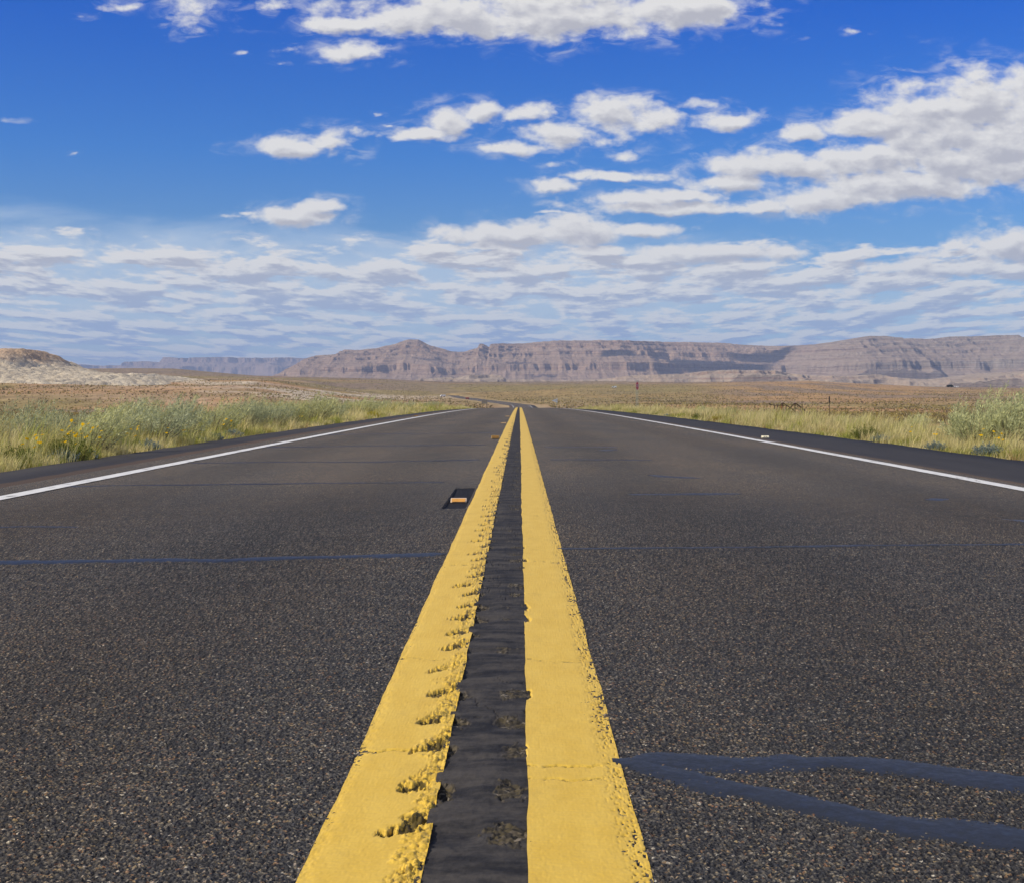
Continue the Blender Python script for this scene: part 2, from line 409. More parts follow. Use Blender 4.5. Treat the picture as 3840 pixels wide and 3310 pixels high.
# ------------------------------------------------------------------ ground
def make_ground():
    ys = np.concatenate([np.linspace(-25, 8, 26), np.geomspace(9, 3600, 520), np.geomspace(3750, 40000, 24)])
    s = np.linspace(-1, 1, 521); s = np.sign(s) * np.abs(s) ** 1.25
    hw = 14 + .62 * np.abs(ys)
    X = s[None, :] * hw[:, None] + XC(ys)[:, None]; Yg = np.repeat(ys[:, None], len(s), 1)
    Z = ground_z(X, Yg)
    px = VX + FPX * X / np.maximum(Yg, 30)
    # soil colour: tan, orange, purplish gravel, olive herb patches and white clay, in broad drifts
    def lin(r, g, b): return np.array([r, g, b])
    tan = lin(.35, .245, .14); orange = lin(.42, .25, .125); grav = lin(.225, .172, .128); olive = lin(.26, .205, .08); white = lin(.52, .43, .32); pink = lin(.44, .31, .205)
    C = np.ones(X.shape + (3,)) * tan
    def blend(c, w):
        nonlocal C
        C = C * (1 - w[..., None]) + c * w[..., None]
    blend(orange, sstep(fbm(X / 90, Yg / 200, 4, 21), .42, .62))
    blend(grav, sstep(fbm(X / 130, Yg / 170, 5, 22), .46, .6) * .9)
    blend(olive, sstep(fbm(X / 150, Yg / 210, 5, 23), .5, .62) * .8)
    # the near valley beyond the crest, olive; far ridge purplish with olive streaks
    blend(grav, sstep(Yg, 1300, 2100) * .75)
    blend(olive, sstep(Yg, 500, 900) * (1 - sstep(Yg, 1500, 2000)) * sstep(px, 1300, 1900) * .7)
    blend(olive, sstep(fbm(X / 260, Yg / 160, 4, 27), .52, .62) * sstep(Yg, 1100, 1600) * .6)
    # pale clay slopes on the left, an orange mound with white clay on the right
    wl = sstep(fbm(X / 70, Yg / 110, 5, 24), .36, .52) * sstep(Yg, 440, 540) * (1 - sstep(Yg, 1050, 1350)) * (1 - sstep(px, 1350, 1850)) * sstep(px, 250, 800)
    blend(pink, wl * .9)
    blend(white, sstep(fbm(X / 45, Yg / 130, 5, 29), .47, .58) * wl)
    mr = sstep(px, 2500, 2900) * sstep(Yg, 500, 800) * (1 - sstep(px, 3300, 3900) * .5)
    blend(orange, mr * .75 * (1 - sstep(Yg, 2300, 2450)))
    blend(grav, mr * sstep(fbm(X / 40, Yg / 140, 4, 33), .5, .62) * .8)
    mw = np.exp(-((px - 3080) / 130) ** 2 - ((Yg - 2150) / 130) ** 2) * (.4 + fbm(X / 12, Yg / 60, 4, 25))
    blend(white, np.clip(mw * 1.3, 0, 1))
    # verge under the grass
    vg = 1 - sstep(np.abs(X - XC(Yg)), 8, 15)
    blend(lin(.17, .145, .06), vg * (1 - sstep(Yg, 150, 300)) * .8)
    rb = (1 - sstep(np.abs(X - XC(Yg)), 8, 17)) * sstep(Yg, 300, 500)
    blend(lin(.38, .29, .17), rb * .55 * (1 - sstep(Yg, 850, 1050)) * (1 - sstep(np.abs(X - XC(Yg)), 7, 11)))
    blend(lin(.34, .20, .11), sstep(X, 15, 19) * (1 - sstep(X, 26, 34)) * (1 - sstep(Yg, 90, 160)) * .9)
    V = np.stack([X, Yg, Z], -1).reshape(-1, 3)
    m, k, b = material('desert_soil')
    p = k.pos()
    c = k.attr('tint')
    n1 = k.noise(p, .35, 8, .65); n2 = k.noise(p, 3.0, 6, .7); n3 = k.noise(k.vm('MULTIPLY', p, (1, .3, 1)), .12, 9, .78)
    f = k.m('MULTIPLY', k.m('MULTIPLY', k.ss(n1, .3, .7, .72, 1.28, 'LINEAR'), k.ss(n2, .3, .7, .8, 1.2, 'LINEAR')), k.ss(n3, .32, .68, .55, 1.4, 'LINEAR'))
    c = k.vm('SCALE', c, scale=f)
    k.put(b.inputs['Base Color'], c); b.inputs['Roughness'].default_value = .95; b.inputs['Specular IOR Level'].default_value = .15
    k.put(b.inputs['Normal'], k.bump(n2, .5, .12))
    o = mesh_np('ground', V, grid_faces(len(ys), len(s)), mat=m, col=C.reshape(-1, 3))
    return structure(o)
GROUND = make_ground()

# ------------------------------------------------------------------ road
NEARY = 16.0
def chips(x, y):
    """height of the stone chippings (m), fading where the sheet gets too coarse to carry them"""
    d, r = worley(x, y, .0057, 5)
    d2, r2 = worley(x + 3, y + 1, .0036, 8)
    h = np.clip(1 - (d / .72) ** 2, 0, 1) ** .6 * (.2 + .8 * r) * .0043 + np.clip(1 - (d2 / .7) ** 2, 0, 1) * .0010
    return h * (1 - .85 * sstep(y, 5, 12)) + .0004
PITS = []
_r = random.Random(3)
_yk = 1.31
while _yk < 60:
    _yk += .24 + _r.uniform(-.022, .022); PITS.append((_yk, _r.uniform(.65, 1.25), _r.uniform(.5, 1.25), _r.uniform(-.014, .014), _r.random()))
def pit_depth(dx, y, cx, hw, seed, depth):
    """carved rumble grooves around offset cx; returns depth (>0) and a 'broken' mask"""
    out = np.zeros(np.broadcast(dx, y).shape); 
    wob = (fbm(dx / .012, y / .02, 3, seed) - .5)
    for (yk, a, b_, sx, q) in PITS:
        sel = np.abs(y - yk) < .16
        if not sel.any(): continue
        xx = (dx[sel] - cx - sx) / (hw * a); yv = (y[sel] - yk) / (.046 * (.6 + .6 * b_))
        r = np.sqrt(xx ** 2 + (yv + xx * (q - .5) * .9) ** 2) + wob[sel] * 1.2
        out[sel] = np.maximum(out[sel], depth * (.5 + .6 * b_) * (1 - sstep(r, .55, 1.0)))
    return out
def crescents(dx, y, seed):
    """broken groove lips on the left line: each starts deep near the middle of the line and trails off to its inner edge"""
    d = np.zeros(dx.shape); floor = np.zeros(dx.shape); n1 = fbm(dx / .014, y / .020, 4, seed) - .5; n2 = fbm(dx / .05, y / .06, 3, seed + 5) - .5
    for (yk, a, b_, sx, q) in PITS:
        ln = .11 + .08 * q; s_ = (y - yk + .05 * n2) / ln
        sel = (s_ > -.35) & (s_ < 1.15)
        if not sel.any(): continue
        t = s_[sel]; tc = np.clip(t, 0, 1)
        cx = -.116 + .035 * (1 - a) + sx + (.040 + .03 * (a - 1)) * tc ** .8
        w = .010 + .010 * b_ * (1 - tc) + .006 * q
        r = np.sqrt(((dx[sel] + .02 * n2[sel] - cx) / w) ** 2 + (np.maximum(np.maximum(-t, t - 1), 0) * ln / .018) ** 2) + n1[sel] * 2.0
        m = 1 - sstep(r, .55, 1.05)
        d[sel] = np.maximum(d[sel], m * (.014 * (.5 + .5 * b_)) * (1 - .65 * sstep(t, .1, .7)))
        fl = sstep(dx[sel] - cx, 0, .02) * (1 - sstep(np.abs(t - .45), .25, .6))
        floor[sel] = np.maximum(floor[sel], fl * .0035)
    return d, floor
def make_road():
    # ---- materials
    m, k, b = material('chip_seal_asphalt')
    p = k.pos(); pxy = k.vm('MULTIPLY', p, (1, 1, 0))
    vc = k.voro(pxy, 225, out='Color'); rnd = k.sep(vc)[0]; rnd2 = k.sep(vc)[1]
    stone = k.ramp(rnd, [(0, (.020, .021, .026)), (.38, (.034, .035, .041)), (.58, (.052, .050, .052)), (.74, (.080, .071, .060)), (.85, (.115, .108, .100)), (.91, (.19, .145, .085)), (.96, (.15, .080, .050)), (1, (.36, .34, .30))])
    fine = k.noise(pxy, 260, 3, .7)
    stone = k.vm('SCALE', stone, scale=k.ss(fine, .25, .75, .65, 1.35, 'LINEAR'))
    big = k.noise(k.vm('MULTIPLY', p, (1, .25, 0)), .9, 5, .6)
    x, y, _ = k.sep(p)
    mid = k.noise(pxy, 6, 5, .6)
    tone = k.m('MULTIPLY', k.ss(big, .3, .7, .86, 1.14, 'LINEAR'), k.ss(mid, .3, .7, .9, 1.1, 'LINEAR'))
    # polished, darker wheel paths
    wp = None
    for c in (-2.55, -.95, .85, 2.55):
        q = k.m('ABSOLUTE', k.m('SUBTRACT', x, c)); q = k.ss(q, .12, .55, .86, 1.0)
        wp = q if wp is None else k.m('MULTIPLY', wp, q)
    tone = k.m('MULTIPLY', tone, wp)
    warm = k.mix(k.ss(big, .35, .65), (.99, 1.0, .98), (1.07, 1.0, .88))
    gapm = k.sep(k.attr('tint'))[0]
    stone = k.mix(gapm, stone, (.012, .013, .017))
    colr = k.mix(1.0, k.vm('SCALE', stone, scale=k.m('MULTIPLY', tone, 1.58)), warm, 'MULTIPLY')
    k.put(b.inputs['Base Color'], colr); b.inputs['Roughness'].default_value = .85; b.inputs['Specular IOR Level'].default_value = .18
    hd = k.voro(pxy, 190)
    k.put(b.inputs['Normal'], k.bump(k.m('ADD', k.m('MULTIPLY', hd, -1), k.m('MULTIPLY', fine, .6)), 1.0, .0035))
    asphalt = m
    m, k, b = material('shoulder_asphalt')
    p = k.pos(); x, y, z = k.sep(p)
    nz = k.noise(k.vm('MULTIPLY', p, (1, .12, 0)), 2.2, 6, .65); ns = k.noise(p, 190, 3, .7)
    ax = k.m('ABSOLUTE', k.m('SUBTRACT', x, XC0))
    dark = k.vm('SCALE', (.043, .040, .040), scale=k.m('MULTIPLY', k.ss(nz, .3, .7, .85, 1.15, 'LINEAR'), k.ss(ns, .3, .7, .75, 1.25, 'LINEAR')))
    brown = k.vm('SCALE', (.094, .066, .046), scale=k.ss(ns, .3, .7, .55, 1.45, 'LINEAR'))
    jag = k.m('ADD', ax, k.m('MULTIPLY', k.m('SUBTRACT', k.noise(k.vm('MULTIPLY', p, (1, .6, 0)), 3.0, 6, .7), .5), .30))
    k.put(b.inputs['Base Color'], k.mix(k.ss(jag, 3.93, 4.02), brown, dark)); b.inputs['Roughness'].default_value = .7
    b.inputs['Specular IOR Level'].default_value = .12
    k.put(b.inputs['Normal'], k.bump(ns, .4, .004))
    shoulder = m
    # ---- coarse sheet
    ys = np.concatenate([np.linspace(-22, 15.9, 40), [16.0], np.geomspace(16.6, 160, 160), np.geomspace(163, 1230, 150)])
    dn = np.array([-4.9, -EL, -4.2, -3.76, -3.74, -2.5, -1.2, -.5, 0, .5, 1.2, 2.5, 3.2, 3.88, 3.90, 4.3, 5.0, ER, 5.95])
    X = XC(ys)[:, None] + dn[None, :]
    wob = (fbm(ys / .8, ys * 0, 4, 41) - .5) * .16
    X[:, :2] += wob[:, None]; X[:, -2:] += ((fbm(ys / .7, ys * 0 + 5, 4, 42) - .5) * .16)[:, None]
    Yg = np.repeat(ys[:, None], len(dn), 1)
    Z = R(Yg) - crown(dn)[None, :]
    Z[:, 0] -= .25; Z[:, -1] -= .25
    inner = (dn > -3.75) & (dn < 3.89)
    Z[np.ix_(ys < 15.95, inner)] -= np.where(np.abs(dn[inner]) < .6, .034, .005)[None, :]
    V1 = np.stack([X, Yg, Z], -1).reshape(-1, 3); F1 = grid_faces(len(ys), len(dn))
    mid_ = np.tile((dn[:-1] + dn[1:]) / 2, len(ys) - 1); mi1 = ((mid_ < -3.6) | (mid_ > 3.895)).astype(np.int32)
    # ---- fine near sheet carrying the chippings
    yn = [1.35]
    while yn[-1] < NEARY: yn.append(yn[-1] + max(.0026, yn[-1] ** 2 / 1080))
    yn[-1] = NEARY; yn = np.array(yn)
    s = np.linspace(-1, 1, 1700); hw = np.minimum(.75 + .40 * yn, 3.82)
    Xn = .016 + s[None, :] * hw[:, None]; Yn = np.repeat(yn[:, None], len(s), 1)
    dxn = Xn - XC0
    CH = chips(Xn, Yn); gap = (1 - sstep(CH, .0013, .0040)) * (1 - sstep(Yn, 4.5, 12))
    Zn = R(Yn) - crown(dxn) + CH + (fbm(Xn / .35, Yn / .35, 2, 51) - .5) * .003
    under = sstep(dxn, -.185, -.16) * (1 - sstep(dxn, .15, .175))
    Zn -= under * .022
    gr = (np.abs(Xn - GROOVE[0]) < GROOVE[1]) & (Yn > GROOVE[2]) & (Yn < GROOVE[3])
    Zn[gr] -= .03
    V2 = np.stack([Xn, Yn, Zn], -1).reshape(-1, 3); F2 = grid_faces(len(yn), len(s)) + len(V1)
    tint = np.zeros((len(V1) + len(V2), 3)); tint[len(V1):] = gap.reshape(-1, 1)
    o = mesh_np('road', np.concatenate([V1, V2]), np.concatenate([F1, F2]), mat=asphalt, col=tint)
    o.data.materials.append(shoulder)
    mi = np.zeros(len(o.data.polygons), np.int32); mi[:len(mi1)] = mi1
    o.data.polygons.foreach_set('material_index', mi)
    return structure(o)
GROOVE = (-.352, .062, 7.95, 9.75)
ROAD = make_road()

def strip_rows(fine_to, step_px):
    yn = [1.35]
    while yn[-1] < fine_to: yn.append(yn[-1] + max(.003, min(yn[-1] ** 2 / step_px, .2 if yn[-1] < 60 else 2.0)))
    return np.array(yn)
def make_lines():
    # ---- paints
    def paint(name, c1, c2, grime_shade, rough=.55):
        m, k, b = material(name); p = k.pos()
        n = k.noise(k.vm('MULTIPLY', p, (1, .35, 1)), 18, 6, .6); f = k.noise(k.vm('MULTIPLY', p, (.35, 1, 1)), 150, 4, .65)
        c = k.mix(k.ss(n, .3, .7), c1, c2)
        c = k.vm('SCALE', c, scale=k.ss(f, .25, .75, .94, 1.06, 'LINEAR'))
        # soiled broken spots, with shade painted into the deep pits (by the sheet's mask)
        wear_shade = k.sep(k.attr('tint'))[0]
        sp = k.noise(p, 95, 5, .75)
        dirt_shade = k.m('MULTIPLY', wear_shade, k.ss(k.m('ADD', sp, k.m('MULTIPLY', k.ss(wear_shade, .8, .95), .13)), .46, .58))
        c = k.mix(dirt_shade, c, grime_shade)
        scuff = k.noise(k.vm('MULTIPLY', p, (1.2, .5, 1)), 7, 8, .72)
        c = k.mix(k.m('MULTIPLY', k.ss(scuff, .52, .72), .30), c, k.vm('MULTIPLY', c, (.62, .60, .60)))
        k.put(b.inputs['Base Color'], c); b.inputs['Roughness'].default_value = rough
        b.inputs['Specular IOR Level'].default_value = .3
        k.put(b.inputs['Normal'], k.bump(k.m('ADD', f, k.m('MULTIPLY', wear_shade, k.noise(p, 120, 4, .7))), .22, .003))
        return m
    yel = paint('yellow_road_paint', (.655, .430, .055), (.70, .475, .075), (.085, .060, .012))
    wht = paint('white_road_paint', (.66, .66, .66), (.74, .74, .72), (.2, .19, .18))
    # ---- the two yellow lines
    for (a, b_, side) in ((-.220, -.066, -1), (.066, .220, 1)):
        yn = strip_rows(330, 1000)
        t = np.linspace(0, 1, 130)
        wa = (fbm(yn / .25, yn * 0 + side, 4, 61) - .5) * .007 + (fbm(yn / 1.3, yn * 0 + side, 2, 69) - .5) * .006
        wb = (fbm(yn / .25, yn * 0 + side + 9, 4, 62) - .5) * .008
        dx = (a + wa)[:, None] * (1 - t)[None, :] + (b_ + wb)[:, None] * t[None, :]
        Yg = np.repeat(yn[:, None], len(t), 1); X = XC0 + dx
        outer = (t[None, :] if side < 0 else 1 - t[None, :]) * .154 + dx * 0
        inner_ = .154 - outer
        zone = .022 if side < 0 else .044
        n = (fbm(X / .02, Yg / .02, 3, 63) - .5)
        h = .0034 + .0022 * sstep(outer + n * .02, .0, zone)
        ch = chips(X, Yg)
        z = h + (.12 + .22 * (1 - sstep(outer, 0, zone))) * ch + (fbm(X / .03, Yg / .03, 2, 64) - .5) * .0005
        z = np.where(Yg > NEARY, .005, z)
        wear_shade = np.zeros(X.shape)
        if side < 0:
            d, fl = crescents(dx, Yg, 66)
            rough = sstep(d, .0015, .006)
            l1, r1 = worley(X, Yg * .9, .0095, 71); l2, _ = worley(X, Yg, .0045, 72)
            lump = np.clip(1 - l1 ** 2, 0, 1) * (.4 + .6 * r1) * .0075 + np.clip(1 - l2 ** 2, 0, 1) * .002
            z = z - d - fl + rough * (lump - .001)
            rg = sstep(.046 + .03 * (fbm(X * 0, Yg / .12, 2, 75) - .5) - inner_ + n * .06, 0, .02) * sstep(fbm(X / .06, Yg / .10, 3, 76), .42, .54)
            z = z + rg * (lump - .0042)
            wear_shade = np.clip(rough * .45 + .55 * sstep(d, .006, .012) + rg * .35, 0, 1)  # deeper pits go darker: shade painted in along with the worn spots
        else:
            d = pit_depth(dx, Yg, .058, .012, 67, .006) * sstep(fbm(Yg / .5, Yg * 0, 2, 68), .55, .62)
            hole = sstep(vnoise(X / .0038, Yg / .0060, 73), .70, .80) * (1 - sstep(outer, .012, zone * (.75 + .5 * fbm(X / .1, Yg / .2, 2, 74))))
            z = z - d - hole * .0026; wear_shade = np.clip(sstep(d, .001, .004) * .8 + hole * .9, 0, 1)
        for yc, dep in ((2.385 if side > 0 else 2.49, .0035), (2.30 if side > 0 else 9.9, .002), (5.33 if side > 0 else 5.22, .003), (3.36, .0015), (7.4, .002)):
            lin_ = np.abs(Yg - yc - .13 * (fbm(X / .09, X * 0 + yc, 5, 77) - .5))
            ck = (1 - sstep(lin_, .0015, .0075)) * sstep(fbm(X / .03, X * 0 + yc, 3, 78), .32, .5)
            z = z - dep * ck; wear_shade = np.maximum(wear_shade, ck * .85)
        fade = 1 - sstep(Yg, 25, 45)
        z = z * fade + .006 * (1 - fade)
        Z = R(Yg) - crown(dx) + z
        c = np.repeat(wear_shade.reshape(-1, 1), 3, 1)
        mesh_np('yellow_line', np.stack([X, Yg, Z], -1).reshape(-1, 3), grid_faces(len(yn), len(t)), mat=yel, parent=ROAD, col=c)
    # ---- smooth dark sealant between them, with broken groove bottoms
    m, k, b = material('dark_sealant')
    p = k.pos(); n = k.noise(k.vm('MULTIPLY', p, (1, .6, 1)), 14, 6, .6); f = k.noise(p, 130, 4, .7)
    wear_shade = k.sep(k.attr('tint'))[0]
    c = k.vm('SCALE', k.mix(k.ss(k.noise(k.vm('MULTIPLY', p, (.7, 1.5, 1)), 9, 7, .68), .36, .64), (.017, .017, .020), (.062, .056, .052)), scale=k.ss(f, .25, .75, .8, 1.2, 'LINEAR'))
    sp = k.voro(p, 105, out='Color')
    broken = k.ramp(k.sep(sp)[0], [(0, (.012, .011, .009)), (.4, (.045, .038, .028)), (.7, (.085, .068, .036)), (.9, (.11, .09, .065)), (1, (.22, .19, .15))])
    c = k.mix(k.m('MULTIPLY', wear_shade, .85), c, broken)
    k.put(b.inputs['Base Color'], c); b.inputs['Roughness'].default_value = .8; b.inputs['Specular IOR Level'].default_value = .15
    k.put(b.inputs['Normal'], k.bump(k.m('ADD', f, n), .35, .004))
    yn = strip_rows(330, 1000); t = np.linspace(-.076, .074, 90)
    dx = np.repeat(t[None, :], len(yn), 0); Yg = np.repeat(yn[:, None], len(t), 1); X = XC0 + dx
    n = fbm(X / .05, Yg / .09, 3, 81) - .5
    wav = sum(np.exp(-((Yg - yk + .01 * (X - XC0)) / .05) ** 2) * (.4 + .8 * q) for (yk, _a, _b, _s, q) in PITS if yk < 14)
    z = .0042 + n * .005 - .0065 * wav * sstep(fbm(X / .12, Yg / .2, 2, 87), .3, .6) + (fbm(X / .012, Yg / .02, 3, 88) - .5) * .0024
    crk = np.abs(fbm(X / .11, Yg / .16, 4, 89) - .5); z = z - .0030 * (1 - sstep(crk, .002, .010)) * (fbm(X / .3, Yg / .5, 2, 90) > .5)
    d1 = pit_depth(dx, Yg, .036, .036, 82, .007) * sstep(fbm(X / .09, Yg / .33, 3, 85), .40, .56); d2 = pit_depth(dx, Yg, -.070, .026, 83, .010) * sstep(fbm(X / .3, Yg / .5, 2, 86), .38, .5)
    lump, _ = worley(X, Yg, .009, 84)
    rg = sstep(np.maximum(d1, d2), .001, .004)
    z = z - np.maximum(d1 * .8, d2) + rg * np.clip(1 - lump ** 2, 0, 1) * .006
    fade = 1 - sstep(Yg, 25, 45)
    z = z * fade + .003 * (1 - fade)
    Z = R(Yg) - crown(dx) + z
    mesh_np('sealant_strip', np.stack([X, Yg, Z], -1).reshape(-1, 3), grid_faces(len(yn), len(t)), mat=m, parent=ROAD, col=np.repeat((rg * fade).reshape(-1, 1), 3, 1))
    # ---- white edge lines
    for (c0, w, sd) in ((-3.36, .15, 1), (3.60, .15, 2)):
        yn = np.concatenate([np.arange(2, 40, .04), np.arange(40, 175, .5), np.geomspace(176, 1230, 90)])
        t = np.linspace(0, 1, 9)
        wob = (fbm(yn / .5, yn * 0, 4, 90 + sd) - .5) * .014
        xc = XC(yn) - XC0
        dxc = c0 + xc
        X = (c0 - w / 2 + wob + xc)[:, None] + t[None, :] * w; Yg = np.repeat(yn[:, None], 9, 1)
        Z = road_z(X, Yg) + np.where(Yg < 200, .006, .02)
        wear_shade = sstep(fbm(X / .04, Yg / .15, 4, 95 + sd), .62, .72)
        mesh_np('edge_line', np.stack([X, Yg, Z], -1).reshape(-1, 3), grid_faces(len(yn), 9), mat=wht, parent=ROAD, col=np.repeat(wear_shade.reshape(-1, 1), 3, 1))
    # ---- crack sealant ribbons
    m, k, b = material('bitumen_crack_sealant')
    p = k.pos(); f = k.noise(p, 70, 5, .7)
    k.put(b.inputs['Base Color'], k.vm('SCALE', (.011, .013, .017), scale=k.ss(f, .25, .75, .5, 1.5, 'LINEAR')))
    k.put(b.inputs['Roughness'], k.ss(f, .3, .7, .34, .60, 'LINEAR')); b.inputs['Specular IOR Level'].default_value = .45
    k.put(b.inputs['Normal'], k.bump(k.noise(p, 40, 4, .6), .25, .003))
    def ribbon(pix, w, lift=.0042, scale=1.8533):
        P = np.array([gpt(a * scale, c * scale) for a, c in pix])
        seg = np.concatenate([[0], np.cumsum(np.hypot(*np.diff(P, axis=0).T))])
        n = int(max(8, seg[-1] / .006)); n = min(n, 900)
        s_ = np.linspace(0, seg[-1], n)
        x = np.interp(s_, seg, P[:, 0]); y = np.interp(s_, seg, P[:, 1])
        y = y + (fbm(s_ / .35, s_ * 0 + pix[0][1], 4, 101) - .5) * w * .5
        ww = w * (.55 + .9 * fbm(s_ / .12, s_ * 0 + pix[0][1], 4, 102)) * np.minimum(1, np.minimum(s_, seg[-1] - s_) / (.5 * w) + .25)
        ty = np.linspace(-1, 1, 15)
        X = np.repeat(x[:, None], 15, 1); Yg = y[:, None] + ty[None, :] * ww[:, None] / 2
        Z = road_z(X, Yg) + lift - .0042 * np.abs(ty[None, :]) ** 3 + (fbm(X / .03, Yg / .03, 3, 103) - .5) * .0026
        mesh_np('crack_sealant', np.stack([X, Yg, Z], -1).reshape(-1, 3), grid_faces(n, 15), mat=m, parent=ROAD)
    ribbon([(1262, 1542), (1330, 1541), (1400, 1546), (1500, 1552), (1600, 1548), (1700, 1547), (1800, 1556), (1950, 1575), (2072, 1592), (2300, 1612), (2700, 1640)], .125, .0050)
    ribbon([(1240, 1548), (1300, 1556), (1400, 1580), (1500, 1600), (1600, 1618), (1700, 1640), (1800, 1662), (1950, 1682), (2072, 1696), (2300, 1722), (2700, 1760)], .145, .0050)
    ribbon([(-300, 1148), (0, 1138), (150, 1136), (300, 1134), (450, 1134), (600, 1130), (760, 1127), (905, 1122)], .13, .0055)
    ribbon([(1125, 1111), (1300, 1110), (1500, 1108), (1700, 1105), (2072, 1102), (2400, 1100)], .055, .005)
    ribbon([(-100, 1069), (60, 1066), (160, 1067)], .06)
    ribbon([(125, 985), (250, 982), (380, 981), (600, 978), (900, 976)], .07)
    ribbon([(385, 937), (560, 935), (760, 935), (970, 930)], .10)
    ribbon([(1112, 930), (1200, 930), (1320, 931)], .10)
    ribbon([(540, 905), (760, 902), (985, 900)], .12, .004)
    ribbon([(1100, 905), (1250, 905)], .12, .004)
    ribbon([(640, 880), (800, 878), (1000, 876)], .16, .004)
    ribbon([(1310, 961), (1360, 965), (1420, 968)], .22, .004)
    ribbon([(1270, 1000), (1340, 1000), (1500, 999)], .14, .004)
    ribbon([(1870, 1011), (1920, 1010)], .22, .004)
    ribbon([(2030, 1052), (2120, 1058)], .24, .004)
    ribbon([(1210, 911), (1250, 910)], .3, .004)
    # ---- recess cut for the first road marker
    m2, k, b = material('recess_asphalt'); p = k.pos()
    st = k.noise(k.vm('MULTIPLY', p, (1, .04, 1)), 90, 3, .6)
    k.put(b.inputs['Base Color'], k.vm('SCALE', (.015, .015, .018), scale=k.ss(st, .3, .7, .6, 1.4, 'LINEAR'))); b.inputs['Roughness'].default_value = .8; b.inputs['Specular IOR Level'].default_value = .12
    gx, gw, g0, g1 = GROOVE
    ny = 60; yy = np.linspace(g0 + .005, g1 - .005, ny); tx = np.linspace(-gw, gw, 8)
    X = np.repeat((gx + tx)[None, :], ny, 0); Yg = np.repeat(yy[:, None], 8, 1)
    Z = road_z(X, Yg) - .012 + .011 * np.clip(np.abs(Yg - (g0 + g1) / 2) / .9, 0, 1) ** 6
    mesh_np('marker_recess', np.stack([X, Yg, Z], -1).reshape(-1, 3), grid_faces(ny, 8), mat=m2, parent=ROAD)
make_lines()

# ------------------------------------------------------------------ raised road markers
M_housing = flat('marker_housing', (.32, .22, .10), .6, var=.3, scale=60)
M_amber = flat('amber_lens', (.60, .29, .06), .25)
M_brownlens = flat('brown_lens', (.20, .105, .02), .4, var=.3, scale=50)
M_cream = flat('cream_lens', (.75, .70, .52), .35, var=.15, scale=80)
M_dullamber = flat('dull_amber_lens', (.42, .28, .12), .4)
M_rim = flat('lens_rim', (.66, .50, .34), .4)
M_dark = flat('dark_plastic', (.03, .025, .02), .5)
def road_marker(x, y, label, lens, rim, w=.1, h=.020, dz=0.0, length=.1, dots=False):
    z = float(road_z(x, y)) + .004 + dz
    t = empty('road_marker', (x, y, z)); tag(t, label, 'road marker', 'raised reflective markers on the road')
    a = MB(); prof = [(-length / 2, 0), (-length / 2 + .012, h * .5), (-length / 2 + .030, h), (length / 2 - .03, h), (length / 2 - .006, .004), (length / 2, 0)]
    a.prism(prof, 'x', w); a.build('housing', rim, t, bevel=.0015)
    b = MB(); wl = w * .84
    b.add([(-wl / 2, -length / 2 - .003, h * .22), (wl / 2, -length / 2 - .003, h * .22), (wl / 2, -length / 2 + .026, h * .98), (-wl / 2, -length / 2 + .026, h * .98),
           (-wl / 2, -length / 2 + .016, h * .1), (wl / 2, -length / 2 + .016, h * .1), (wl / 2, -length / 2 + .036, h * .8), (-wl / 2, -length / 2 + .036, h * .8)],
          [(0, 1, 2, 3), (5, 4, 7, 6), (0, 4, 5, 1), (3, 2, 6, 7), (0, 3, 7, 4), (1, 5, 6, 2)])
    b.build('lens', lens, t)
    if dots:
        q = MB()
        for dx in (-.02, .012): q.box((dx, -length / 2 + .006, h * .6), (.012, .012, h * .28))
        q.build('screw_mark', M_dark, t)
road_marker(-.352, 8.62, 'amber reflector with a pale rim set in a dark recess left of the yellow lines', M_amber, M_rim, w=.092, h=.022, dz=-.014)
road_marker(-.340, 20.9, 'brown and yellow reflector standing up beside the yellow line, second from the camera', M_brownlens, M_housing, w=.115, h=.046, length=.13)
road_marker(-.356, 33.2, 'small dark rimmed reflector left of the yellow line, third from the camera', M_dullamber, M_brownlens, w=.13, h=.020)
road_marker(-.365, 45.5, 'tiny reflector left of the yellow line, farthest from the camera', M_dullamber, M_brownlens, w=.13, h=.020)
road_marker(4.02, 24.3, 'cream reflector with dark marks just outside the right white edge line', M_cream, M_cream, w=.118, h=.034, dots=True)
road_marker(-3.62, 52, 'small brown reflector just outside the left white edge line', M_brownlens, M_brownlens, w=.13, h=.03)

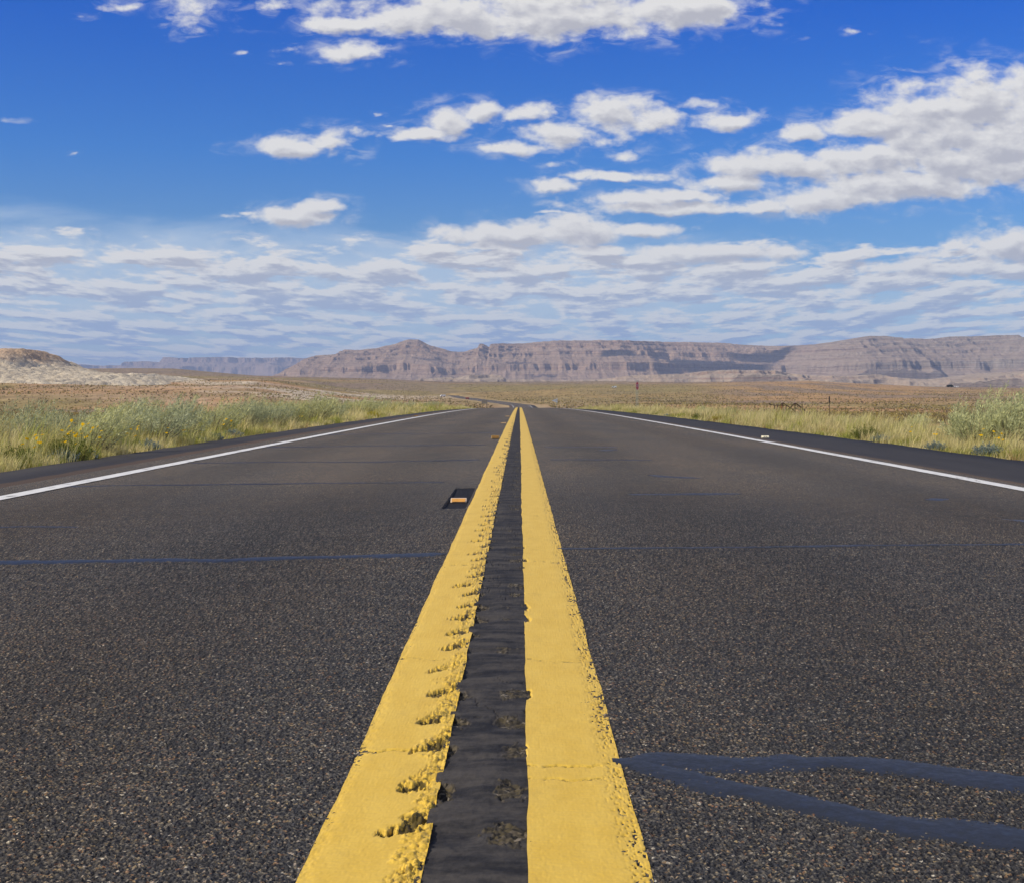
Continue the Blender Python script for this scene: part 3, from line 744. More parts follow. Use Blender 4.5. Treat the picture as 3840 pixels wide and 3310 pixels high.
# ------------------------------------------------------------------ far rock: heightfields
def rock_material(name, cols, band=.06, gx=None, vstreak=.03):
    m, k, b = material(name); p = k.pos(); x, y, z = k.sep(p)
    wz = k.m('ADD', z, k.m('MULTIPLY', k.m('SUBTRACT', k.noise(p, .004, 4, .6), .5), 14.0))
    n = k.noise(k.xyz(k.m('MULTIPLY', x, .0006), k.m('MULTIPLY', y, .0006), k.m('MULTIPLY', wz, band)), 1.0, 6, .7)
    c = k.ramp(k.ss(n, .28, .72, 0, 1, 'LINEAR'), cols)
    st = k.noise(k.vm('MULTIPLY', p, (1, 1, .12)), vstreak, 5, .65)
    c = k.vm('SCALE', c, scale=k.ss(st, .3, .7, .68, 1.25, 'LINEAR'))
    if gx: c = k.mix(k.ss(x, gx[0], gx[1]), c, k.vm('MULTIPLY', c, gx[2]))     # greyer rock on the right-hand block
    # loose debris mantles the gentler slopes
    nz = k.sep(k.n.new('ShaderNodeNewGeometry').outputs['Normal'])[2]
    deb = k.m('MULTIPLY', k.ss(nz, .5, .8), .45)
    c = k.mix(deb, c, cols[len(cols) // 2][1])
    k.put(b.inputs['Base Color'], c); b.inputs['Roughness'].default_value = 1.0; b.inputs['Specular IOR Level'].default_value = 0.0
    k.put(b.inputs['Normal'], k.bump(k.noise(k.vm('MULTIPLY', p, (1, 1, 2.5)), .05, 6, .7), 1.0, 18.0))
    return m
def mesa(name, sil, yf, depth, base, prof, mat, amp, seed, nx=760, ny=190, shift=None):
    """sil: (px,py) skyline; yf: distance of the foot; prof: rise (0..1) against way in (0..1)"""
    sil = np.array(sil, float); pp = np.array(prof, float)
    px = np.linspace(sil[0, 0], sil[-1, 0], nx); py = np.interp(px, sil[:, 0], sil[:, 1])
    py = py + (fbm(px / 14, px * 0, 4, seed + 7) - .5) * 3.0
    t = np.linspace(0, 1, ny)
    yc = yf + depth * pp[-1, 0]
    X0 = (px - VX) / FPX * yc
    Xg = np.repeat(X0[:, None], ny, 1); Yg = yf + depth * np.repeat(t[None, :], nx, 0)
    # headlands and alcoves move the wall to and fro
    o = (ridged(Xg / 1100, Yg / 2600, 2, seed) - .5) * amp[0] + (ridged(Xg / 300, Yg / 900, 3, seed + 1) - .5) * amp[1] + (ridged(Xg / 80, Yg / 240, 3, seed + 2) - .5) * amp[2]
    sh = np.interp(px, [q[0] for q in shift], [q[1] for q in shift]) if shift else px * 0
    o = o + sh[:, None]
    tt = np.clip(t[None, :] + o / depth, 0, 1)
    hfrac = np.interp(tt, pp[:, 0], pp[:, 1])
    st = hfrac * 15 + (fbm(Xg / 900, Yg / 900, 2, seed + 9) - .5) * 1.2
    fr = st - np.floor(st)
    hfrac = np.clip(hfrac + (sstep(fr, .25, .75) - fr) / 15 * .75 * sstep(hfrac, .18, .35) * (hfrac < .995), 0, 1)
    edgefade = sstep(px, sil[0, 0], sil[0, 0] + 60) * (1 - sstep(px, sil[-1, 0] - 60, sil[-1, 0]))
    ztop = CAMH + (VY - py) / FPX * (yf + depth * pp[-1, 0] - sh)
    Z = base + (ztop[:, None] - base) * hfrac
    gul = (ridged(Xg / 45, Yg / 500, 3, seed + 4) - .5) * 10 * (hfrac > .02) * (1 - sstep(hfrac, .85, .97))
    Z = Z + gul + (fbm(Xg / 25, Yg / 25, 3, seed + 5) - .5) * 5 * (1 - sstep(hfrac, .9, 1))
    Z = np.where(t[None, :] < .01, base - 40, Z); Z[:, -1] = base - 60
    V = np.stack([Xg, Yg, Z], -1).reshape(-1, 3)
    return structure(mesh_np(name, V, grid_faces(nx, ny)[:, ::-1], mat=mat, smooth=False))
brown_rock = rock_material('brown_banded_rock', [(0, (.15, .09, .065)), (.3, (.30, .205, .15)), (.5, (.35, .26, .195)), (.7, (.24, .15, .105)), (1, (.46, .36, .28))])
grey_rock = rock_material('grey_banded_rock', [(0, (.18, .14, .11)), (.3, (.31, .26, .205)), (.5, (.36, .305, .24)), (.75, (.25, .195, .15)), (1, (.47, .40, .32))], band=.09)
wall_rock = rock_material('banded_wall_rock', [(0, (.17, .10, .07)), (.28, (.35, .23, .165)), (.42, (.44, .325, .24)), (.5, (.385, .28, .205)), (.62, (.24, .15, .105)), (.78, (.42, .315, .235)), (1, (.54, .43, .33))], band=.075, gx=(900, 2100, (.86, 1.0, 1.12)))
pale_rock = rock_material('pale_sandstone', [(0, (.24, .15, .11)), (.3, (.45, .34, .25)), (.5, (.48, .39, .30)), (.7, (.36, .23, .165)), (1, (.56, .47, .37))], band=.13)
far_rock = rock_material('far_rock', [(0, (.24, .16, .11)), (.5, (.33, .24, .18)), (1, (.38, .29, .22))], band=.02)
MES = [(1010, 1425), (1076, 1405), (1122, 1368), (1150, 1350), (1182, 1336), (1238, 1333), (1280, 1330), (1294, 1315), (1363, 1315), (1423, 1308), (1493, 1292), (1539, 1276), (1576, 1277), (1609, 1294), (1678, 1314), (1701, 1321), (1743, 1320), (1794, 1306), (1801, 1291), (1816, 1290), (1836, 1303), (1841, 1291), (1882, 1287), (1966, 1286), (2036, 1281), (2128, 1279), (2291, 1279), (2476, 1282), (2661, 1285), (2754, 1287), (2800, 1294), (2900, 1298), (2996, 1297), (3060, 1288), (3112, 1282), (3176, 1265), (3274, 1262), (3380, 1270), (3505, 1272), (3529, 1262), (3709, 1261), (3737, 1275), (3840, 1273), (4100, 1270), (4600, 1280), (5200, 1290)]
MESAS = [mesa('mesa', MES, 7000, 2300, 40, [(0, 0), (.04, .05), (.13, .16), (.20, .31), (.208, .47), (.26, .53), (.33, .64), (.336, .72), (.40, .78), (.406, .84), (.46, .89), (.464, .94), (.52, .97), (.523, 1.0)], wall_rock, (330, 200, 70), 200, nx=1500, ny=250,
    shift=[(1000, -150), (1350, 0), (1900, 120), (2150, 0), (2400, -60), (2500, -330), (2900, -420), (3010, 150), (3150, 330), (3300, 300), (3330, 120), (3500, 180), (3700, 320), (3900, 220), (5200, 200)])]
DIST = [(200, 1392), (243, 1367), (287, 1367), (394, 1373), (470, 1372), (486, 1359), (570, 1357), (602, 1368), (618, 1352), (625, 1342), (658, 1343), (695, 1346), (866, 1343), (960, 1346), (1099, 1343), (1145, 1345), (1300, 1350), (1500, 1356)]
mesa('distant_mesa', DIST, 16000, 3600, 60, [(0, 0), (.1, .15), (.3, .45), (.33, .68), (.5, .85), (.515, 1.0)], far_rock, (1300, 420, 120), 400, nx=420, ny=110)
CLIFF = [(1540, 1440), (1560, 1424), (1640, 1418), (1690, 1412), (1700, 1420), (1760, 1407), (1850, 1404), (1880, 1408), (1900, 1424), (2020, 1424), (2110, 1427), (2240, 1424), (2350, 1412), (2420, 1408), (2590, 1404), (2610, 1396), (2700, 1392), (2880, 1394), (3000, 1410), (3160, 1415), (3260, 1406), (3330, 1420), (3420, 1426), (3560, 1424), (3640, 1418), (3700, 1412), (3780, 1402), (3840, 1394), (4100, 1388), (4800, 1392)]
mesa('sandstone_cliffs', CLIFF, 4700, 900, 6, [(0, 0), (.06, .25), (.22, .45), (.24, .72), (.34, .80), (.355, 1.0)], pale_rock, (430, 240, 80), 500, nx=820, ny=120)

def make_shade_clouds():  # added out of view above the frame, shaped to throw shade on the mesas
    m, k, b = material('cloud_white'); k.put(b.inputs['Base Color'], (.9, .9, .9)); b.inputs['Roughness'].default_value = 1.0; b.inputs['Specular IOR Level'].default_value = 0.0
    def puff(px, py, L, wx, wy, wz, seed):
        d = Vector(((px - VX) / FPX, 1.0, (VY - py) / FPX)).normalized()
        hits = [h[1] for h in (o.ray_cast(cam.location, d) for o in MESAS) if h[0]]
        if not hits: return
        c = min(hits, key=lambda h: h.y) + sun_dir * L
        n, q = 96, 48
        th = np.linspace(0, 2 * np.pi, n, endpoint=False); ph = np.linspace(0, np.pi, q)
        T, P = np.meshgrid(th, ph); ux = np.sin(P) * np.cos(T); uy = np.sin(P) * np.sin(T); uz = np.cos(P)
        r = .72 + .75 * (fbm(ux * 2.2 + seed, uz * 2.0 + uy * 2.4, 5, seed) - .35)
        V = np.stack([c.x + ux * wx * r, c.y + uy * wy * r, c.z + np.where(uz > 0, uz * wz, uz * wz * .45) * r], -1).reshape(-1, 3)
        i = np.arange(n * q).reshape(q, n); j = np.roll(i, -1, 1)
        F = np.stack([i[:-1], i[1:], j[1:], j[:-1]], -1).reshape(-1, 4)
        structure(mesh_np('shade_cloud', V, F, mat=m))
    bpy.context.view_layer.update()
    puff(2660, 1368, 5600, 290, 150, 120, 11)
    puff(2870, 1350, 5600, 200, 150, 130, 12)
    puff(2310, 1330, 5600, 110, 75, 70, 13)
    puff(1935, 1362, 5600, 80, 32, 30, 14)
    puff(2040, 1408, 5600, 90, 26, 18, 15)
    puff(1620, 1350, 5600, 200, 20, 16, 16)
make_shade_clouds()

def make_hill():
    m, k, b = material('white_sandstone'); p = k.pos()
    z = k.sep(p)[2]
    n = k.noise(p, .05, 6, .65); cr = k.voro(k.vm('MULTIPLY', p, (1, .6, 2.4)), .16, 'DISTANCE_TO_EDGE')
    c = k.mix(k.ss(n, .35, .65), (.50, .43, .33), (.60, .53, .42))
    top = k.ss(k.m('ADD', z, k.m('MULTIPLY', k.m('SUBTRACT', n, .5), 22.0)), 17, 24)
    c = k.mix(k.m('MULTIPLY', top, .85), c, (.43, .30, .205))
    c = k.mix(k.ss(cr, .0, .05, .45, 0), c, (.20, .15, .10))
    k.put(b.inputs['Base Color'], c); b.inputs['Roughness'].default_value = 1.0; b.inputs['Specular IOR Level'].default_value = .05
    k.put(b.inputs['Normal'], k.bump(k.noise(p, .5, 5, .7), .8, 1.0))
    sil = np.array([(-1500, 1330), (-600, 1312), (-100, 1307), (65, 1309), (100, 1325), (150, 1357), (200, 1378), (260, 1392), (330, 1402), (420, 1408), (500, 1403), (560, 1424), (640, 1446), (720, 1475)], float)
    nx, ny = 420, 190
    px = np.linspace(-1500, 720, nx); py = np.interp(px, sil[:, 0], sil[:, 1])
    t = np.linspace(0, 1, ny)
    yc = 845.0
    X = (px - VX) / FPX * yc
    Xg = np.repeat(X[:, None], ny, 1); Yg = 715 + 330 * np.repeat(t[None, :], nx, 0)
    ztop = CAMH + (VY - py) / FPX * yc
    bell = np.interp(t, [0, .06, .16, .40, .6, 1.0], [0, .12, .42, 1.0, .9, .0])[None, :]
    base = ground_z(Xg, Yg) - 1.5
    off = (fbm(Xg / 40, Yg / 40, 4, 601) - .5) * .25
    bell = np.interp(np.clip(t[None, :] + off * (t[None, :] < .9), 0, 1), t, bell[0])
    Z = base + np.maximum(ztop[:, None] - base, -2) * bell
    w, r = worley(Xg, Yg * .8, 9.0, 611); w2, r2 = worley(Xg, Yg, 3.6, 612)
    Z = Z + (np.clip(1 - w ** 2, 0, 1) - .5) * 2.6 * sstep(bell, .05, .2) * (1 - .75 * sstep(bell, .9, 1)) + (np.clip(1 - w2 ** 2, 0, 1) - .5) * .9
    structure(mesh_np('sandstone_hill', np.stack([Xg, Yg, Z], -1).reshape(-1, 3), grid_faces(nx, ny)[:, ::-1], mat=m, smooth=False))
make_hill()

# ------------------------------------------------------------------ vegetation
def leaf_mat(name, trans=.35, rough=.6):
    m = bpy.data.materials.new(name); m.use_nodes = True; k = NT(m.node_tree)
    k.n.remove(k.n['Principled BSDF'])
    out = k.n['Material Output']
    c = k.attr('tint')
    oi = k.n.new('ShaderNodeObjectInfo').outputs['Random']
    c = k.vm('SCALE', c, scale=k.ss(oi, 0, 1, .86, 1.14, 'LINEAR'))
    d = k.n.new('ShaderNodeBsdfDiffuse'); k.l.new(c, d.inputs[0])
    tr = k.n.new('ShaderNodeBsdfTranslucent'); k.l.new(c, tr.inputs[0])
    mx = k.n.new('ShaderNodeMixShader'); mx.inputs[0].default_value = trans
    k.l.new(d.outputs[0], mx.inputs[1]); k.l.new(tr.outputs[0], mx.inputs[2]); k.l.new(mx.outputs[0], out.inputs[0])
    return m
M_leaf = leaf_mat('sage_leaf', .28); M_grass = leaf_mat('grass_blade', .35); M_petal = leaf_mat('petal', .3)
M_stem = flat('woody_stem', (.16, .12, .08), .9)
def blades(base, h, az, lean, w, c0, c1, bend=.6):
    """tapered grass blades: arrays of base points, heights, lean azimuth and amount"""
    n = len(base)
    d = np.stack([np.cos(az), np.sin(az), np.zeros(n)], 1)
    fa = RNG.uniform(0, 2 * np.pi, n)
    sd = np.stack([np.cos(fa), np.sin(fa), np.zeros(n)], 1) * (w / 2)[:, None]
    p0 = base; p1 = base + d * (lean * h * .3)[:, None] + np.array([0, 0, 1]) * (h * .55)[:, None]
    p2 = base + d * (lean * h * (.6 + bend * .5))[:, None] + np.array([0, 0, 1]) * (h * np.sqrt(np.clip(1 - (lean * .55) ** 2, .2, 1)))[:, None]
    V = np.stack([p0 - sd, p0 + sd, p1 + sd * .8, p1 - sd * .8, p2], 1).reshape(-1, 3)
    i = np.arange(n)[:, None] * 5
    Q = i + np.array([[0, 1, 2, 3]]); T = i + np.array([[3, 2, 4]])
    cm = (c0 + c1) / 2
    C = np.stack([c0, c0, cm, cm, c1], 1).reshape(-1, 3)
    return V, Q, T, C
PAL = {'straw': (.78, .66, .35), 'pale': (.70, .63, .29), 'green': (.28, .30, .075), 'lime': (.46, .47, .11), 'olive': (.45, .39, .13), 'rust': (.46, .31, .15), 'grey': (.33, .35, .24)}
def make_grass(side, n_near, name):
    # clumps along the verge, thinner and coarser with distance
    yb = np.exp(RNG.uniform(np.log(10.5), np.log(170), n_near))
    edge = EL if side < 0 else ER
    off = np.abs(RNG.normal(0, 1, n_near)) ** 1.2 * (1.5 if side < 0 else 1.9) + RNG.uniform(-.06, .1, n_near)
    off += RNG.random(n_near) ** 2 * (.4 + yb * .03)
    X = XC0 + side * (edge + off)
    kind = fbm(X / .55, yb / 1.3, 3, 700 + side)
    hgt = (.16 + .17 * np.clip(off / 1.0, 0, 1)) * RNG.uniform(.55, 1.15, n_near) * (1 + .9 * (RNG.random(n_near) < .10))
    if side > 0: hgt *= .72 + .38 * sstep(fbm(X / .8, yb / 2.5, 3, 733), .45, .68)
    B = np.clip(34 - yb * .12, 12, 34).astype(int)
    idx = np.repeat(np.arange(n_near), B); N = len(idx)
    spread = (.05 + .09 * RNG.random(n_near))[idx] * (1 + yb[idx] / 90)
    a = RNG.uniform(0, 2 * np.pi, N); r = np.sqrt(RNG.random(N)) * spread
    bx = X[idx] + r * np.cos(a); by = yb[idx] + r * np.sin(a)
    bz = ground_z(bx, by) - .02
    h = hgt[idx] * RNG.uniform(.5, 1.1, N)
    az = np.where(RNG.random(N) < .6, RNG.normal(0, .8, N), a)
    lean = np.clip(RNG.normal(.38, .2, N), 0, 1.1)
    w = (.0035 + .0015 * RNG.random(N)) * (1 + yb[idx] / 26)
    pal = np.array([PAL['straw'], PAL['pale'], PAL['lime'], PAL['olive'], PAL['rust'], PAL['green']])
    if side > 0: pr = np.array([.40, .36, .08, .07, .06, .03])
    else: pr = np.array([.16, .25, .17, .24, .05, .13])
    ck = RNG.choice(6, n_near, p=pr)
    greenish = (kind < .44) & (off < .8); ck = np.where(greenish & (RNG.random(n_near) < .7), RNG.choice([2, 5, 3], n_near), ck)
    straw = (kind > .56); ck = np.where(straw & (RNG.random(n_near) < .7), RNG.choice([0, 1], n_near), ck)
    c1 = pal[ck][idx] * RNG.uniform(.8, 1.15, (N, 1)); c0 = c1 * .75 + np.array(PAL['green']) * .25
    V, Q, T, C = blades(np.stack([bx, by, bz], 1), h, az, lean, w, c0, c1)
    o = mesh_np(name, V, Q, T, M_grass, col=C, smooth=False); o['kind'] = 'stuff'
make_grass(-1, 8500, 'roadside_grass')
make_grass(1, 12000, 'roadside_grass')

def spray_cloud(stems, per, L, leaf, colA, colB, wind=(.45, 0, 0), rad=.4, height=.8, droop=0.0, seed=0, spread=.9, tipfluff=1.0):
    """feathery sprays; returns leaf arrays and stem polylines"""
    r = np.random.default_rng(seed)
    az = r.uniform(0, 2 * np.pi, stems); sp = np.sqrt(r.random(stems)) * spread
    b0 = np.stack([np.cos(az) * sp * rad * .35, np.sin(az) * sp * rad * .35, np.zeros(stems)], 1)
    hh = height * (1 - .45 * sp ** 2) * r.uniform(.65, 1.1, stems)
    tip = b0 + np.stack([np.cos(az) * sp * rad, np.sin(az) * sp * rad, hh], 1) + np.array(wind)[None, :] * hh[:, None] * r.uniform(.6, 1.3, (stems, 1))
    mid = b0 * .5 + tip * .5 + np.stack([np.cos(az) * sp * rad * .22, np.sin(az) * sp * rad * .22, hh * .05], 1) - np.array(wind)[None, :] * hh[:, None] * .18
    n = stems * per
    si = np.repeat(np.arange(stems), per); t = r.uniform(.22, 1.02, n) ** .8
    P = ((1 - t) ** 2)[:, None] * b0[si] + (2 * t * (1 - t))[:, None] * mid[si] + (t ** 2)[:, None] * tip[si]
    T = (2 * (1 - t))[:, None] * (mid - b0)[si] + (2 * t)[:, None] * (tip - mid)[si]
    T /= np.linalg.norm(T, axis=1, keepdims=True) + 1e-9
    jit = r.normal(0, 1, (n, 3)); jit /= np.linalg.norm(jit, axis=1, keepdims=True)
    D = T * .85 + jit * .75 * tipfluff; D /= np.linalg.norm(D, axis=1, keepdims=True)
    P = P + jit * (.028 * rad / .4) * (1.3 - t)[:, None]
    side = np.cross(D, r.normal(0, 1, (n, 3))); side /= np.linalg.norm(side, axis=1, keepdims=True) + 1e-9
    ln = L * r.uniform(.6, 1.3, n); wd = leaf * r.uniform(.7, 1.3, n)
    p1 = P + D * (ln * .5)[:, None]; p2 = P + D * ln[:, None] - np.array([0, 0, droop])[None, :] * ln[:, None]
    V = np.stack([P, p1 + side * (wd / 2)[:, None], p2, p1 - side * (wd / 2)[:, None]], 1).reshape(-1, 3)
    Q = np.arange(n)[:, None] * 4 + np.array([[0, 1, 2, 3]])
    mixv = np.clip(r.random(stems)[si] * .7 + r.normal(0, .2, n) + .15, 0, 1)
    C = np.array(colA)[None, :] * (1 - mixv)[:, None] + np.array(colB)[None, :] * mixv[:, None]
    C = np.repeat(C * r.uniform(.8, 1.2, (n, 1)), 4, 0)
    return V, Q, C, b0, mid, tip
def make_shrub(name, seed, stems, per, L, leaf, cA, cB, wind, rad, height, **kw):
    t = empty(name, (0, 0, 0))
    V, Q, C, b0, mid, tip = spray_cloud(stems, per, L, leaf, cA, cB, wind, rad, height, seed=seed, **kw)
    mesh_np('foliage', V, Q, mat=M_leaf, parent=t, col=C, smooth=False)
    mb = MB()
    for i in range(0, stems, 2):
        pts = [((1 - q) ** 2) * b0[i] + 2 * q * (1 - q) * mid[i] + q * q * tip[i] for q in (0, .35, .7)]
        mb.tube([tuple(p) for p in pts], [.007, .005, .002], 4)
    mb.build('stems', M_stem, t)
    return t
def copy_tree(o):
    c = o.copy(); COL.objects.link(c)
    for ch in o.children:
        d = ch.copy(); COL.objects.link(d); d.parent = c
        for g in ch.children:
            h = g.copy(); COL.objects.link(h); h.parent = d
    return c
SAGE_A, SAGE_B = (.31, .34, .20), (.50, .515, .32)
SAGE_Y = (.52, .51, .20)
protoS = [make_shrub('sagebrush', 10 + i, 95, 46, .042, .0075, SAGE_A, (SAGE_B if i % 2 else SAGE_Y), (.30, 0, 0), .42, .62) for i in range(4)]
protoT = [make_shrub('sagebrush', 30 + i, 60, 60, .050, .007, SAGE_B, SAGE_Y, (.55, 0, 0), .34, .66, spread=.8, tipfluff=.7) for i in range(3)]
protoB = [make_shrub('low_shrub', 50 + i, 70, 34, .030, .011, (.17, .22, .20), (.27, .32, .29), (.08, 0, 0), .20, .26) for i in range(2)]
protoG = [make_shrub('green_shrub', 60 + i, 80, 44, .036, .010, (.09, .12, .03), (.20, .22, .05), (.15, 0, 0), .32, .46) for i in range(2)]
protoY = [make_shrub('rabbitbrush', 70, 80, 44, .03, .010, (.45, .36, .03), (.34, .32, .06), (.1, 0, 0), .28, .40)]
used = set()
def place(proto, x, y, sc, rz, label, cat, group=None, sz=None, sink=.03):
    if proto.name in used: o = copy_tree(proto)
    else: o = proto; used.add(proto.name)
    o.location = (x, y, float(ground_z(x, y)) - sink); o.rotation_euler = (0, 0, rz)
    o.scale = (sc, sc, sz if sz else sc)
    tag(o, label, cat, group); return o
rr = random.Random(21)
def at(px, y): return (px - VX) / FPX * y
def clear(px, y, gap=.25):
    return max(y, ((EL if px < VX else ER) + gap) / (abs(px - VX) / FPX))
# -- big wind-blown bush at the right edge
big = make_shrub('sagebrush', 90, 150, 70, .050, .008, (.37, .40, .23), (.54, .54, .27), (.55, 0, 0), .55, .80, spread=.95, tipfluff=.8)
place(big, at(3700, 22), 22, 1.2, 0, 'tall wind-swept sagebrush leaning right at the right edge of the picture', 'shrub', 'sagebrush along the right verge')
place(big, at(3835, 21.5), 21.5, 1.15, .5, 'bushy sagebrush cut by the right edge of the picture, behind yellow flowers', 'shrub', 'sagebrush along the right verge')
place(protoT[0], at(3590, 23), 23, .85, 0, 'smaller sagebrush directly left of the tall wind-swept bush', 'shrub', 'sagebrush along the right verge')
# -- left verge, near and prominent
L_SPEC = [(30, 19, 1.05, 'S', 'tall dark-based sagebrush at the left edge of the picture'), (230, 20, .92, 'S', 'grey-green sagebrush next to the bush at the left edge'),
 (330, 17.5, .88, 'T', 'feathery upright sagebrush above the thickest yellow flowers on the left'), (560, 22, 1.1, 'S', 'broad silvery sagebrush mid-way along the near left verge'),
 (640, 24, 1.0, 'S', 'silvery sagebrush with a dark side right of the broad silvery one'), (450, 27, 1.0, 'S', 'sagebrush set back behind the flowering left verge'),
 (130, 25, 1.0, 'S', 'dull sagebrush set back behind the left edge bushes'), (800, 27, .95, 'T', 'leaning sagebrush left of the grey thicket on the left verge'),
 (905, 31, 1.0, 'S', 'rounded grey sagebrush before the left verge narrows'), (1010, 34, .95, 'S', 'pale sagebrush among the left roadside grass in the middle distance'),
 (1165, 40, 1.15, 'T', 'tallest feathery sagebrush in the middle of the left verge'), (1240, 46, .9, 'S', 'blue-grey sagebrush beyond the tallest feathery one on the left'),
 (1340, 58, 1.05, 'T', 'twin-tipped sagebrush on the far left verge'), (1410, 66, 1.0, 'S', 'rounded sagebrush right of the twin-tipped one on the left')]
for px, y, sc, kd, lab in L_SPEC:
    pr = (protoS if kd == 'S' else protoT); y = clear(px, y, .55)
    place(pr[rr.randrange(len(pr))], at(px, y), y, sc * 1.18, rr.uniform(-.5, .5), lab, 'shrub', 'sagebrush along the left verge')
for i in range(64):                                   # the rest of the hedge on the left
    y = math.exp(rr.uniform(math.log(16), math.log(135)))
    x = XC0 - EL - rr.uniform(.9, 1.9 + .02 * y)
    pr = protoS if rr.random() < .7 else protoT
    far = y > 45
    place(pr[rr.randrange(len(pr))], x, y, rr.uniform(.8, 1.25), rr.uniform(-.6, .6),
          'distant grey-green sagebrush in the hedge along the far left verge' if far else 'grey-green sagebrush in the hedge behind the near left roadside grass', 'shrub',
          'distant sagebrush along the left verge' if far else 'sagebrush hedge on the near left verge')
for i in range(26):
    y = math.exp(rr.uniform(math.log(24), math.log(135)))
    x = XC0 + ER + rr.uniform(1.3, 3.2 + .02 * y)
    pr = protoT if rr.random() < .6 else protoS
    far = y > 60
    place(pr[rr.randrange(len(pr))], x, y, rr.uniform(.5, .85), rr.uniform(-.4, .4),
          'distant pale sagebrush among the grass of the far right verge' if far else 'pale sagebrush rising from the straw grass of the right verge', 'shrub',
          'distant sagebrush along the right verge' if far else 'pale sagebrush in the right roadside grass')
for side, px, y in ((-1, 310, 16.4), (-1, 365, 17.3), (-1, 580, 20.2), (-1, 770, 23.5), (-1, 800, 24.5), (-1, 850, 26), (1, 3520, 21.2), (1, 3740, 18.9), (1, 3290, 24.5), (1, 2510, 60)):
    place(protoB[rr.randrange(2)], XC0 - EL - .22 if side < 0 else XC0 + ER + .22, y, rr.uniform(.55, .85), rr.uniform(0, 6), 'small blue-grey shrub at the pavement edge of the %s verge' % ('left' if side < 0 else 'right'), 'shrub', 'small blue-grey shrubs on the %s pavement edge' % ('left' if side < 0 else 'right'))
for side, px, y in ((-1, 60, 15.4), (-1, 250, 15.6), (-1, 1470, 76), (-1, 1600, 105), (-1, 1100, 36), (1, 3250, 26), (1, 2620, 40)):
    y = clear(px, y, .3); place(protoG[rr.randrange(2)], at(px, y), y, rr.uniform(.6, .95), rr.uniform(0, 6), 'low dark green shrub in the %s roadside grass' % ('left' if side < 0 else 'right'), 'shrub', 'low dark green shrubs on the %s verge' % ('left' if side < 0 else 'right'))
place(protoY[0], at(1398, 52), 52, .8, 0, 'bright yellow rabbitbrush on the left verge beside the road', 'shrub')
place(protoY[0], at(2700, 46), 46, .75, 1, 'yellow rabbitbrush behind the straw grass of the right verge', 'shrub')

# -- yellow flowers
def flower_plant(seed, n, h, spread):
    r = random.Random(seed); t = empty('wildflower', (0, 0, 0))
    st = MB(); heads = []
    for i in range(n):
        a = r.uniform(0, 6.28); d = r.uniform(0, spread); hh = h * r.uniform(.6, 1.05)
        tx, ty = math.cos(a) * d, math.sin(a) * d
        st.tube([(tx * .3, ty * .3, 0), (tx * .7, ty * .7, hh * .55), (tx, ty, hh)], [.0035, .0025, .0018], 4)
        c = Vector((tx, ty, hh)); nrm = Vector((r.uniform(-.6, .3), r.uniform(-1, .2), r.uniform(.3, 1))).normalized()
        u = nrm.orthogonal().normalized(); v = nrm.cross(u)
        V = [c + nrm * .007]; Q = []; T = []; C = [(.55, .27, .01)]
        for p in range(9):                                   # disc rim, then one petal from each rim edge
            q0 = 6.283 * p / 9; V.append(c + (u * math.cos(q0) + v * math.sin(q0)) * .007 + nrm * .004); C.append((.60, .33, .01))
        for p in range(9):
            q0 = 6.283 * (p + .5) / 9; dv = u * math.cos(q0) + v * math.sin(q0); dp = nrm.cross(dv); R_ = .020 * r.uniform(.85, 1.2)
            j = (p + 1) % 9; b_ = len(V)
            V += [c + dv * R_ * .65 - dp * .0065 + nrm * .005, c + dv * R_ + nrm * .001, c + dv * R_ * .65 + dp * .0065 + nrm * .005]; C += [(.86, .62, .02)] * 3
            T.append((0, 1 + p, 1 + j)); Q.append((1 + p, b_, b_ + 1, b_ + 2)); T.append((1 + p, b_ + 2, 1 + j))
        heads.append((V, Q, T, C))
    st.build('stems', M_fstem, t)
    for V, Q, T, C in heads:
        mesh_np('flower_head', [tuple(p) for p in V], Q, T, M_petal, t, False, np.array(C))
    return t
M_fstem = flat('flower_stem', (.20, .22, .05), .8)
FP = [flower_plant(1, 12, .44, .17), flower_plant(2, 6, .38, .12), flower_plant(3, 3, .34, .06)]
for px, y, kd, lab in ((280, 15.7, 0, 'densest cluster of yellow wildflowers on the left verge'), (320, 15.4, 0, 'yellow wildflowers right beside the densest cluster on the left verge'), (245, 15.5, 1, 'yellow wildflowers just left of the densest cluster'),
        (100, 14.3, 1, 'low yellow wildflowers near the left edge of the picture'), (150, 14.5, 2, 'sparse yellow wildflowers right of those near the left edge'), (490, 16.8, 1, 'yellow wildflowers in front of the broad silvery sagebrush'),
        (625, 19, 2, 'sparse yellow wildflowers right of the broad silvery sagebrush'), (690, 20, 2, 'few yellow wildflowers before the verge narrows on the left'), (840, 25, 1, 'yellow wildflowers high in the grass farther along the left verge'),
        (1130, 37, 2, 'single yellow wildflower plant by the pavement far along the left verge'), (375, 16, 2, 'lone yellow wildflowers beside the pale straw tuft on the left'),
        (3735, 19.5, 1, 'yellow wildflowers below the cut sagebrush at the right edge'), (3680, 19.8, 2, 'yellow wildflowers below the tall wind-swept sagebrush'), (3510, 19.6, 2, 'lone yellow wildflower above a blue-grey shrub on the right verge'), (3415, 22.5, 2, 'sparse yellow wildflowers in the straw grass on the right')):
    pr = FP[kd]; sc = rr.uniform(.9, 1.1); y = clear(px, y, .28)
    place(pr, at(px, y), y, sc, rr.uniform(-.6, .6), lab, 'flowers', 'yellow wildflowers along the road', sink=.01)

